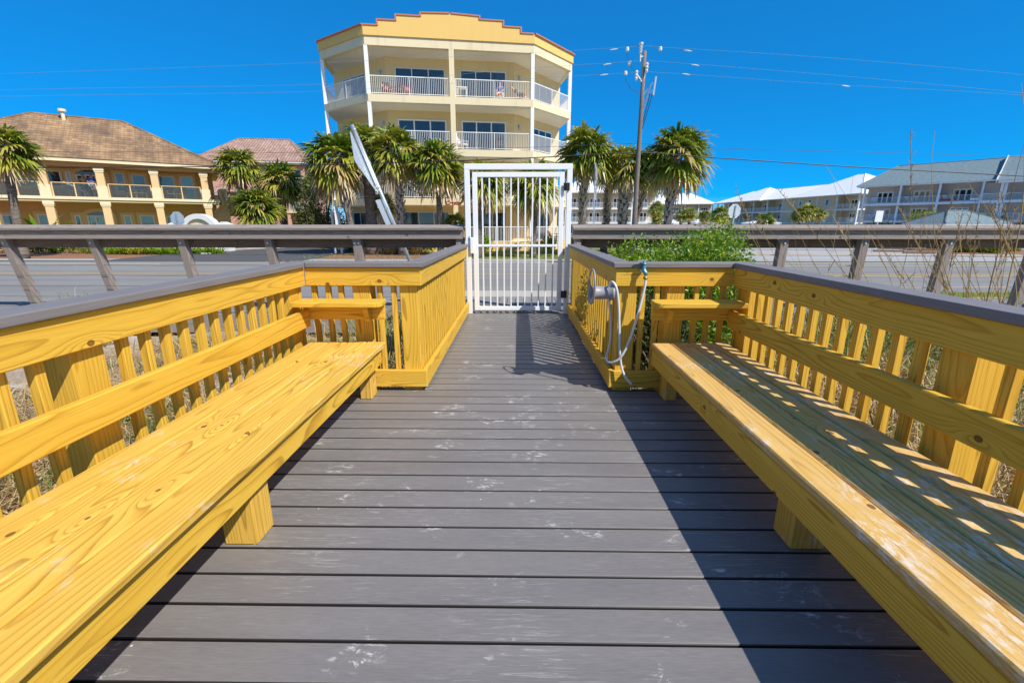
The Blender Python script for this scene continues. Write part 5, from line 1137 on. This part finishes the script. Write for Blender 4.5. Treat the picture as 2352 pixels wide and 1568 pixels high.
# ------------------------------------------------------------------ road signs
b = at(948, 615, 8.75); tpp = at(808, 287, 8.45); b = b + (b - tpp).normalized() * 0.55
ls = thing('road_sign', 'leaning road sign with diamond and small plate seen from the back, by the boardwalk', 'road sign', tuple(b))
m = MB(); m.tube([b, b.lerp(tpp, .5), tpp], .036, 14); obj('pole', m, 'galv', ls, True)
ax = (tpp - b).normalized(); nrm = Vector((.998, .05, 0)); nrm = (nrm - ax * nrm.dot(ax)).normalized(); sd = ax.cross(nrm).normalized()
def plate(pts, cen, off, mat='sheet', th=.004):
    m = MB(); n = len(pts); vs = [cen + sd * u + ax * w - nrm * off for u, w in pts] + [cen + sd * u + ax * w - nrm * (off + th) for u, w in pts]
    m.add(vs, [tuple(range(n)), tuple(range(2 * n - 1, n - 1, -1))] + [(i, (i + 1) % n, n + (i + 1) % n, n + i) for i in range(n)]); return m
def rsq(h, r, diamond=True):
    o = []
    for k in range(4):
        for j in range(4):
            a = math.pi / 2 * k + math.pi / 2 * j / 3; o.append((h - r + r * math.cos(a)) if k in (0, 3) else -(h - r) + r * math.cos(a)); o[-1] = (o[-1], (h - r + r * math.sin(a)) if k in (0, 1) else -(h - r) + r * math.sin(a))
    if diamond: o = [((x - y) * .7071, (x + y) * .7071) for x, y in o]
    return o
L_ = (tpp - b).length; c1_ = b + ax * (L_ - .60) - sd * .07; obj('diamond_plate', plate(rsq(.37, .04), c1_, .052), 'sheet', ls)
c2_ = b + ax * (L_ - 1.50) - sd * .14; obj('lower_plate', plate(rsq(.23, .02, False), c2_, .052), 'sheet', ls)
for s in (L_ - .08, L_ - 1.08, L_ - 1.45):
    m = MB(); c = b + ax * s; m.tube([c - ax * .012, c + ax * .012], .043, 12); m.bar(c, c - nrm * .05, .02, .03); obj('clamp', m, 'galv', ls)
def stop_sign(px, py, pbx, Y, size, label, yaw):
    c = at(px, py, Y); b = at(pbx, 515, Y); b.z = -.55; r = thing('road_sign', label, 'road sign', tuple(b))
    m = MB(); m.bar(b, (c.x + (c.x - b.x) * .25, Y, c.z + size * .42), .06, .045, (0, 1, 0)); obj('post', m, 'galv', r)
    q = []; L = Matrix.Translation(c + Vector((0, .045, 0))) @ Matrix.Rotation(yaw, 4, 'Z'); m = MB(L)
    for k in range(8): a = R(22.5 + 45 * k); q.append((size * .54 * math.cos(a), size * .54 * math.sin(a)))
    m.prism(q, 0.0, .006, 'xz'); obj('octagon_plate', m, 'sheet', r); return r
stop_sign(1688, 485, 1677, 27, .78, 'tilted octagonal sign back on a thin post, right of the palms', R(14))
stop_sign(406, 503, 406, 26, .78, 'octagonal sign back before the white monument of the tan house', R(-3))
b = at(1365, 515, 25); b.z = -.5; r = thing('road_sign', 'narrow grey sign seen edge-on beside the pale palm trunk right of the gate', 'road sign', tuple(b)); c = at(1368, 388, 25)
m = MB(); m.bar(b, (c.x - .02, 25, c.z + .3), .06, .06, (0, 1, 0)); obj('post', m, 'galv', r)
m = MB(Matrix.Translation((c.x + .07, 25.06, c.z - .25)) @ Matrix.Rotation(R(70), 4, 'Z')); m.prism([(-.35, 0), (0, -.5), (.35, 0), (0, .5)], 0, .006, 'xz'); obj('diamond_plate', m, 'sheet', r)
m = MB(Matrix.Translation((c.x + .06, 25.06, c.z - 1.3)) @ Matrix.Rotation(R(60), 4, 'Z')); m.box(-.2, .2, 0, .006, -.22, .22); obj('lower_plate', m, 'sheet', r)
c = at(2019, 497, 30); r = thing('road_sign', 'small white rectangular sign back before the blue condominium', 'road sign', (c.x, 30, -.5))
m = MB(); m.box(c.x - .03, c.x + .03, 30, 30.05, -.55, c.z + .3, 2); obj('post', m, 'galv', r); m = MB(); m.box(c.x - .23, c.x + .23, 29.985, 29.995, c.z - .34, c.z + .34); obj('plate', m, 'white_trim', r)

# white monument sign
mc = at(458, 513, 31.0); mn = thing('monument_sign', 'white arched monument sign with cream centre at the tan house driveway', 'monument sign', (mc.x, 31, -.5))
rr = at(458, 489, 31.0).z - .75; w = .82
def arcp(r_, k=16, z0=.75): return [(mc.x + r_ * 1.0 * math.cos(math.pi * i / k), z0 + r_ * .96 * math.sin(math.pi * i / k)) for i in range(k + 1)]
m = MB(); o_, i_ = arcp(rr), arcp(rr * .74)
for k in range(16): m.prism([o_[k], o_[k + 1], i_[k + 1], i_[k]], 30.85, 31.35, 'xz')
m.box(mc.x - rr, mc.x + rr, 30.85, 31.35, -.5, .748); obj('arch', m, 'white_trim', mn)
m = MB(); m.prism(arcp(rr * .735), 31.0, 31.2, 'xz'); pn = obj('panel', m, 'cream_band', mn)
m = MB(); o_, i_ = arcp(rr * .66), arcp(rr * .62)
for k in range(16): m.prism([o_[k], o_[k + 1], i_[k + 1], i_[k]], 30.985, 31.01, 'xz')
obj('raised_ring', m, 'cream_band', pn)
for s in (-1, 1):
    x = mc.x + s * (rr + .32); m = MB(); m.box(x - .3, x + .3, 30.8, 31.4, -.5, 1.22, 2); m.box(x - .42, x + .42, 30.7, 31.5, 1.221, 1.32); m.prism([(x - .38, 1.321), (x + .38, 1.321), (x, 1.47)], 30.75, 31.45, 'xz'); obj('pier', m, 'white_trim', mn)

# ------------------------------------------------------------------ small things across the road
b = onz(836, 581, -.5); hy = thing('fire_hydrant', 'yellow fire hydrant on the lawn left of the palms', 'fire hydrant', (b.x, b.y, -.48))
m = MB(); m.lathe((b.x, b.y, -.48), [(.22, 0), (.22, .06), (.14, .07), (.14, .62), (.19, .64), (.19, .7), (.15, .78), (.08, .88), (.04, .9), (.04, .97)], 14); obj('barrel', m, 'yellow', hy)
for s in (-1, 1): m = MB(); m.lathe((b.x + s * .13, b.y, .0), [(.07, 0), (.07, .1 * s), (.09, .101 * s), (.09, .15 * s)], 10, 'X'); obj('outlet_cap', m, 'yellow', hy)
for px in (771, 786):
    b = onz(px, 584, -.5); m = MB(); m.lathe((b.x, b.y, -.5), [(.075, 0), (.075, 2.55), (.06, 2.6)], 12); tag(obj('bollard', m, 'white_trim'), 'white round post on the lawn left of the yellow hydrant', 'post', 'pair of white posts by the driveway')
b = onz(742, 576, -.5); m = MB(); m.lathe((b.x, b.y, -.5), [(.1, 0), (.1, 1.0), (.05, 1.06)], 10); tag(obj('bollard', m, 'yellow'), 'yellow guard post at the driveway edge left of the white posts', 'post')
m = MB(); P = [onz(x, y, -.44) for x, y in ((474, 584), (500, 577), (560, 573), (640, 570), (700, 566))]
for a, b in zip(P[:-1], P[1:]): m.bar(a + Vector((0, 0, .02)), b + Vector((0, 0, .02)), .55, .16)
structure('driveway_kerb', m, 'walk')
for k, (x, y) in enumerate(((2100 + 460 / 5.88, 560 + 283 / 5.88), (2100 + 400 / 5.88, 560 + 321 / 5.88), (2100 + 830 / 5.88, 560 + 298 / 5.88), (2100 + 845 / 5.88, 560 + 345 / 5.88), (1720 + 1305 / 5.88, 560 + 236 / 5.88), (1720 + 1900 / 5.88, 560 + 268 / 5.88))):
    p = onz(x * .9408, y * .9408, -.44); m = MB(Matrix.Translation(p) @ Matrix.Rotation(R(-14), 4, 'Z')); m.prism([(-.08, 0), (.08, 0), (.05, .12), (-.05, .12)], -.85, .85, 'yz'); tag(obj('wheel_stop', m, 'brown_wood'), 'dark parking wheel stop bar in the car park on the right', 'wheel stop', 'wheel stops in the car park')
# two watercraft on a trailer
tb = onz(2262, 578, -.5); 
def craft(x, y, label, hull):
    r = thing('watercraft', label, 'watercraft', (x, y, -.1)); m = MB(Matrix.Translation((x, y, .0)))
    prof = [(-1.45, .10, .36), (-1.2, .26, .52), (-.6, .5, .56), (.3, .55, .58), (1.0, .5, .56), (1.45, .46, .5)]; vs = []; 
    for (u, w_, h_) in prof: vs += [(u, -w_, .25), (u, w_, .25), (u, w_ * .55, 0.02), (u, -w_ * .55, 0.02), (u, -w_ * .8, h_), (u, w_ * .8, h_)]
    fs = []
    for i in range(5):
        a, b_ = i * 6, i * 6 + 6
        for p, q in ((0, 3), (3, 2), (2, 1), (1, 5), (5, 4), (4, 0)): fs.append((a + p, a + q, b_ + q, b_ + p))
    fs += [(0, 3, 2, 1, 5, 4), (30, 34, 35, 31, 32, 33)]; m.add(vs, fs); obj('hull', m, hull, r)
    m = MB(Matrix.Translation((x, y, .5))); m.box(-.1, 1.1, -.2, .2, .02, .24, 0, .06); obj('seat', m, 'cloth_white', r)
    m = MB(Matrix.Translation((x, y, .5))); m.prism([(-.75, .0), (-.1, .0), (-.2, .34), (-.42, .36)], -.22, .22, 'xz'); obj('cowl', m, hull, r)
    m = MB(Matrix.Translation((x, y, .9))); m.tube([(-.25, -.36, 0), (-.3, 0, -.06), (-.25, .36, 0)], .025, 6); obj('handlebar', m, 'black', r)
craft(tb.x - 1.3, tb.y + .6, 'blue and white watercraft on the trailer, left one', 'bluehull'); craft(tb.x + 1.9, tb.y + .8, 'dark blue watercraft on the trailer, right one', 'bluehull')
tl = thing('boat_trailer', 'low metal trailer carrying the blue watercraft', 'trailer', (tb.x, tb.y + .5, -.5)); m = MB()
for y in (-.1, 1.3): m.bar((tb.x - 2.8, tb.y + y, -.06), (tb.x + 3.4, tb.y + y, -.06), .06, .08)
m.bar((tb.x - 2.8, tb.y - .1, -.06), (tb.x - 4.3, tb.y + .6, -.1), .06, .08); m.bar((tb.x, tb.y - .3, -.14), (tb.x, tb.y + 1.5, -.14), .06, .06); obj('chassis', m, 'galv', tl)
for s in (-.35, 1.5): m = MB(); m.lathe((tb.x + .2, tb.y + s, -.24), [(.1, -.08), (.24, -.08), (.24, .08), (.1, .08)], 16, 'Y'); obj('wheel', m, 'black', tl)

# ------------------------------------------------------------------ balcony furniture and people
def chair(name, label, P, rz, mat, cat='chair', group=None, recline=0.25, sh=.42, s=1.0):
    r = thing(name, label, cat, tuple(P), group); L = Matrix.Translation(P) @ Matrix.Rotation(rz, 4, 'Z') @ Matrix.Scale(s, 4)
    m = MB(L); m.box(-.25, .25, -.28, .25, sh, sh + .05); obj('seat', m, mat, r)
    B = L @ Matrix.Translation((0, .25, sh + .05)) @ Matrix.Rotation(-recline, 4, 'X'); m = MB(B)
    for i in range(5): m.box(-.25 + i * .104, -.25 + i * .104 + .084, -.02, .02, 0, .58)
    m.box(-.25, .25, -.022, -.0205, .5, .56); obj('backrest', m, mat, r)
    for x in (-.23, .19):
        for y in (-.26, .2): m = MB(L); m.box(x, x + .04, y, y + .04, 0, sh - .001, 2); obj('leg', m, mat, r)
        m = MB(L); m.box(x - .03, x + .07, -.3, .28, sh + .22, sh + .25); m.box(x, x + .04, -.26, -.22, sh + .051, sh + .219, 2); obj('armrest', m, mat, r)
    return r
def skin(name, joints, edges, rad, mat, parent, sub=1):
    keys = list(joints); me = bpy.data.meshes.new(name); me.from_pydata([joints[k] for k in keys], [(keys.index(a), keys.index(b)) for a, b in edges], []); me.materials.append(M[mat])
    o = bpy.data.objects.new(name, me); COL.objects.link(o); sk = o.modifiers.new('skin', 'SKIN'); sk.use_smooth_shade = True
    if not me.skin_vertices: return o
    for i, k in enumerate(keys):
        q = me.skin_vertices[0].data[i]; rv = rad[k]; q.radius = rv if isinstance(rv, tuple) else (rv, rv); q.use_root = (i == 0)
    ss = o.modifiers.new('subsurf', 'SUBSURF'); ss.levels = sub; ss.render_levels = sub
    adopt(o, parent); return o
def person(label, L, J, shirt, legs, bare_legs=False, hair_long=False):
    """J: joints in metres, figure facing -y, feet at z=0"""
    J = {k: L @ Vector(v) for k, v in J.items()}; r = thing('person', label, 'person', tuple(L @ Vector((0, 0, 0))))
    for s in 'lr':
        h, e = J['hand_' + s], J['elbow_' + s]; d = (h - e).normalized(); ac = d.cross(Vector((0, 1, .2))).normalized()
        for i in range(4): 
            k0 = h + ac * (.024 - .016 * i); ln = (.07, .08, .075, .06)[i]; J[f'fa{i}{s}'] = k0 + d * .05; J[f'fb{i}{s}'] = k0 + d * (.05 + ln * .6) + Vector((0, -.008, -.006)); J[f'fc{i}{s}'] = k0 + d * (.05 + ln) + Vector((0, -.022, -.012))
        J['ta' + s] = h + ac * .04 + d * .015; J['tb' + s] = h + ac * .06 + d * .05
        f, kn = J['foot_' + s], J['knee_' + s]; J['toe_' + s] = f + (L.to_3x3() @ Vector((0.0, -.17, -.03)))
    E_ = [('pelvis', 'waist'), ('waist', 'chest'), ('chest', 'neck'), ('neck', 'head'), ('head', 'crown')]; Rr = dict(pelvis=(.15, .11), waist=(.13, .10), chest=(.16, .11), neck=.055, head=(.085, .095), crown=(.07, .08))
    for s in 'lr':
        E_ += [('chest', 'shoulder_' + s), ('shoulder_' + s, 'elbow_' + s), ('elbow_' + s, 'hand_' + s), ('pelvis', 'hip_' + s), ('hip_' + s, 'knee_' + s), ('knee_' + s, 'foot_' + s), ('foot_' + s, 'toe_' + s), ('hand_' + s, 'ta' + s), ('ta' + s, 'tb' + s)]
        Rr.update({'shoulder_' + s: .06, 'elbow_' + s: .042, 'hand_' + s: (.035, .02), 'hip_' + s: .09, 'knee_' + s: .058, 'foot_' + s: .042, 'toe_' + s: .03, 'ta' + s: .012, 'tb' + s: .009})
        for i in range(4): E_ += [('hand_' + s, f'fa{i}{s}'), (f'fa{i}{s}', f'fb{i}{s}'), (f'fb{i}{s}', f'fc{i}{s}')]; Rr.update({f'fa{i}{s}': .01, f'fb{i}{s}': .009, f'fc{i}{s}': .008})
    body = skin('body', J, E_, Rr, 'skin', r)
    sj = {k: J[k] for k in ('chest', 'waist', 'pelvis')}; se = [('chest', 'waist'), ('waist', 'pelvis')]; sr = dict(chest=(.185, .135), waist=(.16, .125), pelvis=(.16, .125))
    for s in 'lr': sj['sh' + s] = J['shoulder_' + s]; sj['el' + s] = J['shoulder_' + s].lerp(J['elbow_' + s], .85); se += [('chest', 'sh' + s), ('sh' + s, 'el' + s)]; sr.update({'sh' + s: .078, 'el' + s: .058})
    skin('shirt', sj, se, sr, shirt, r)
    q = .38 if bare_legs else .96; tj = {'p': J['pelvis']}; te = []; tr_ = {'p': (.17, .135)}
    for s in 'lr':
        tj['h' + s] = J['hip_' + s]; tj['k' + s] = J['hip_' + s].lerp(J['knee_' + s], q if bare_legs else 1.0); te += [('p', 'h' + s), ('h' + s, 'k' + s)]; tr_.update({'h' + s: .11, 'k' + s: .092 if bare_legs else .07})
        if not bare_legs: tj['f' + s] = J['knee_' + s].lerp(J['foot_' + s], .92); te.append(('k' + s, 'f' + s)); tr_['f' + s] = .06
    skin('shorts' if bare_legs else 'trousers', tj, te, tr_, legs, r)
    hd, cr = J['head'], J['crown']; up_ = (cr - hd).normalized(); bk = L.to_3x3() @ Vector((0, 1, 0)); hj = {'a': cr + up_ * .02 + bk * .01, 'b': hd + bk * .06 + up_ * .03, 'c': hd + bk * .07 - up_ * .05}; hr = {'a': (.088, .09), 'b': (.09, .07), 'c': (.07, .045)}; he = [('a', 'b'), ('b', 'c')]
    if hair_long: hj['d'] = J['neck'] + bk * .09 - up_ * .1; hr['d'] = (.06, .03); he.append(('c', 'd'))
    skin('hair', hj, he, hr, 'hair', r)
    m = MB(); fw = -bk; sdv = up_.cross(fw).normalized(); c = hd + up_ * .045
    for s in (-1, 1): m.lathe(c + sdv * .03 * s + fw * .082, [(.004, -.008), (.009, -.004), (.009, .004), (.004, .008)], 8)
    obj('eyes', m, 'dark', body); m = MB(); m.bar(c + fw * .085, c + fw * .112 - up_ * .035, .02, .02); obj('nose', m, 'skin', body); m = MB(); m.bar(c + fw * .088 - up_ * .066 - sdv * .02, c + fw * .088 - up_ * .066 + sdv * .02, .01, .012); obj('mouth', m, 'redpaint', body)
    return r
STAND = dict(pelvis=(0, 0, .95), waist=(0, 0, 1.12), chest=(0, .01, 1.34), neck=(0, .01, 1.49), head=(0, -.01, 1.60), crown=(0, 0, 1.70), shoulder_l=(.19, .01, 1.40), elbow_l=(.25, .02, 1.12), hand_l=(.25, -.06, .87), shoulder_r=(-.19, .01, 1.40), elbow_r=(-.25, .02, 1.12), hand_r=(-.25, -.06, .87), hip_l=(.1, 0, .9), knee_l=(.11, -.02, .49), foot_l=(.12, .02, .07), hip_r=(-.1, 0, .9), knee_r=(-.11, -.02, .49), foot_r=(-.12, .02, .07))
def onbal(px, py, v): 
    u, z = onplane(px, py, FT, v); return u
angT = math.atan2(.566, .825)
def placeT(px, v, rz=0.0, z=3.305): 
    u = onbal(px, 450, v); return Matrix.Translation(FT @ Vector((u, v, z))) @ Matrix.Rotation(angT + rz, 4, 'Z')
person('man in a grey shirt and dark trousers standing in the open arched doorway', placeT(199, 1.45, .1), STAND, 'shirt_grey', 'trousers')
W_ = dict(STAND); W_.update(chest=(.06, .02, 1.32), neck=(.08, .02, 1.46), head=(.06, -.01, 1.57), crown=(.03, 0, 1.66), shoulder_l=(.23, .02, 1.36), elbow_l=(.30, -.05, 1.12), hand_l=(.12, -.18, 1.06), shoulder_r=(-.12, .02, 1.38), elbow_r=(-.2, -.06, 1.12), hand_r=(-.02, -.2, 1.04), hip_l=(.1, 0, .9), knee_l=(.14, -.03, .49), foot_l=(.18, .03, .07), hip_r=(-.09, 0, .9), knee_r=(.02, -.04, .48), foot_r=(.06, .02, .07))
person('woman in a blue patterned top and pale shorts leaning by the arched doorway', placeT(216, .62, -.15), W_, 'shirt_blue', 'cloth_pale', True, True)
Rc = dict(pelvis=(0, 0, .55), waist=(-.14, 0, .68), chest=(-.33, 0, .84), neck=(-.46, -.01, .93), head=(-.57, -.02, 1.0), crown=(-.67, -.01, 1.03), shoulder_l=(-.36, .17, .88), elbow_l=(-.16, .22, .70), hand_l=(.06, .18, .66), shoulder_r=(-.36, -.19, .86), elbow_r=(-.2, -.24, .74), hand_r=(-.02, -.2, .7), hip_l=(.05, .1, .55), knee_l=(.48, .1, .55), foot_l=(.62, .06, .18), hip_r=(.05, -.1, .54), knee_r=(.42, -.14, .42), foot_r=(.5, -.16, .08))
person('woman in a white top lying back in a tall chair on the tan house balcony', placeT(178, .5, .0), Rc, 'cloth_white', 'cloth_white', True, True)
chair('lounge_chair', 'tall reclining wicker chair under the lying woman on the tan house balcony', placeT(174, .5) .translation, angT - R(90), 'wicker', 'chair', None, .75, .42)
CG = 'wicker chairs on the tan house balcony'
for k, (px, v, rz, lb) in enumerate(((302, 1.2, .5, 'wicker chair in the third bay of the tan house balcony, left of the pair'), (326, 1.1, -.5, 'wicker chair in the third bay of the tan house balcony, right of the pair'), (392, 1.0, .2, 'wicker chair in the right bay of the tan house balcony, nearest its middle post'), (415, 1.3, -.6, 'wicker chair against the right column of the tan house balcony'))):
    chair('wicker_chair', lb, placeT(px, v).translation, angT + rz, 'wicker', 'chair', CG)
angC = math.atan2(.151, .988)
def placeC(px, v, z, rz=0.0):
    u = onplane(px, 515, FC, v)[0]; return Matrix.Translation(FC @ Vector((u, v, z))) @ Matrix.Rotation(angC + rz, 4, 'Z')
def uC(cx, cy, v): return onplane(715 + cx * .264, 18.8 + cy * .264, FC, v)[0]
for cx, z, rz, mat, lb in ((660, 9.04, .4, 'redpaint', 'red chair at the left end of the top balcony'), (770, 9.04, -.3, 'redpaint', 'dark red folding chair left of the sliding door on the top balcony'), (835, 9.04, .2, 'redpaint', 'dark red folding chair before the sliding door on the top balcony'), (1300, 5.99, .9, 'cloth_white', 'white deck chair at the pillar on the third storey balcony'), (1640, 5.99, .0, 'trousers', 'dark bench chair before the white framed door on the third storey')):
    u = uC(cx, 700, 1.0); chair('balcony_chair', lb, FC @ Vector((u, 1.0, z)), angC + rz, mat, 'chair', 'chairs on the condominium balconies')
u = uC(1310, 720, .9); m = MB(FC @ Matrix.Translation((u, .9, 9.04))); m.box(-.35, .35, -.25, .25, .72, .77)
tt = thing('side_table', 'white slatted table right of the pillar on the top balcony', 'table', FC @ Vector((u, .9, 9.04))); obj('table_top', m, 'cloth_white', tt)
for x in (-.32, .28):
    for y in (-.22, .18): m = MB(FC @ Matrix.Translation((u, .9, 9.04))); m.box(x, x + .04, y, y + .04, 0, .719, 2); obj('leg', m, 'cloth_white', tt)
SIT = dict(pelvis=(0, .1, .5), waist=(0, .13, .66), chest=(0, .14, .86), neck=(0, .12, 1.01), head=(0, .08, 1.12), crown=(0, .09, 1.21), shoulder_l=(.19, .13, .92), elbow_l=(.25, .0, .70), hand_l=(.18, -.18, .62), shoulder_r=(-.19, .13, .92), elbow_r=(-.25, .0, .70), hand_r=(-.18, -.18, .62), hip_l=(.1, .05, .5), knee_l=(.11, -.36, .5), foot_l=(.12, -.38, .08), hip_r=(-.1, .05, .5), knee_r=(-.11, -.36, .5), foot_r=(-.12, -.38, .08))
u = uC(1640, 740, 1.0); Lm = Matrix.Translation(FC @ Vector((u, 1.0, 9.04))) @ Matrix.Rotation(angC - .4, 4, 'Z'); person('person in a blue and white top seated on the top balcony of the condominium', Lm, SIT, 'shirt_blue', 'cloth_white', True)
chair('balcony_chair', 'low chair under the seated person on the top balcony', FC @ Vector((u, 1.12, 9.04)), angC - .4, 'wicker', 'chair', 'chairs on the condominium balconies')
u = uC(1815, 770, 1.0); Lm = Matrix.Translation(FC @ Vector((u, 1.0, 9.04))) @ Matrix.Rotation(angC + .1, 4, 'Z'); person('person in dark clothes lying back at the right end of the top balcony', Lm @ Matrix.Translation((0, 0, -.12)), Rc, 'trousers', 'trousers', True)
chair('balcony_chair', 'low reclining chair under the person lying on the top balcony', FC @ Vector((u - .05, 1.0, 9.04)), angC - R(90), 'wicker', 'chair', 'chairs on the condominium balconies', .7, .3)
for px, rz, lb in ((1275, .9, 'fan backed tan wooden chair on the ground floor terrace seen through the gate'), (1216, -.4, 'low tan chair at the left part of the ground floor terrace seen through the gate')):
    chair('terrace_chair', lb, placeC(px, .9, .10).translation, angC + rz, 'tan_light', 'chair', 'wooden chairs on the ground floor terrace', .5, .34, 1.0)
for k, (u, z) in enumerate(((1.2, 4.85), (5.9, 4.85), (7.4, 4.85), (11.0, 4.85), (1.4, 1.95))):
    chair('balcony_chair', ('white plastic chair in the left upper bay of the blue condominium', 'white plastic chair left of the open door in the middle bay of the blue condominium', 'white plastic chair right of the first in the middle bay of the blue condominium', 'white plastic chair in the right upper bay of the blue condominium', 'white plastic chair in the lower left bay of the blue condominium')[k], FG @ Vector((u, 1.1, z)), math.atan2(-.755, .656) + .3 * k, 'cloth_white', 'chair', 'chairs on the blue condominium', .25, .42, 1.1)
for k, (u, z, mt, lb) in enumerate(((10.4, 4.9, 'redpaint', 'red towel hanging low behind the upper railing of the blue condominium'), (14.0, 4.9, 'cloth_white', 'pale towel hanging low behind the upper railing of the blue condominium'))):
    m = MB(FG); n = 10
    for i in range(n): a = u + i * .13; w = .02 * math.sin(i * 1.3); m.add([(a, -.06 + w, z + .08), (a + .13, -.06 + .02 * math.sin((i + 1) * 1.3), z + .08), (a + .13, -.05, z + .42), (a, -.05, z + .42)], [(0, 1, 2, 3)])
    for i in range(n): a = u + i * .13; m.add([(a, -.05, z + .42), (a + .13, -.05, z + .42), (a + .13, .3, z + .44), (a, .3, z + .44)], [(0, 1, 2, 3)])
    tag(obj('towel', m, mt), lb, 'towel')
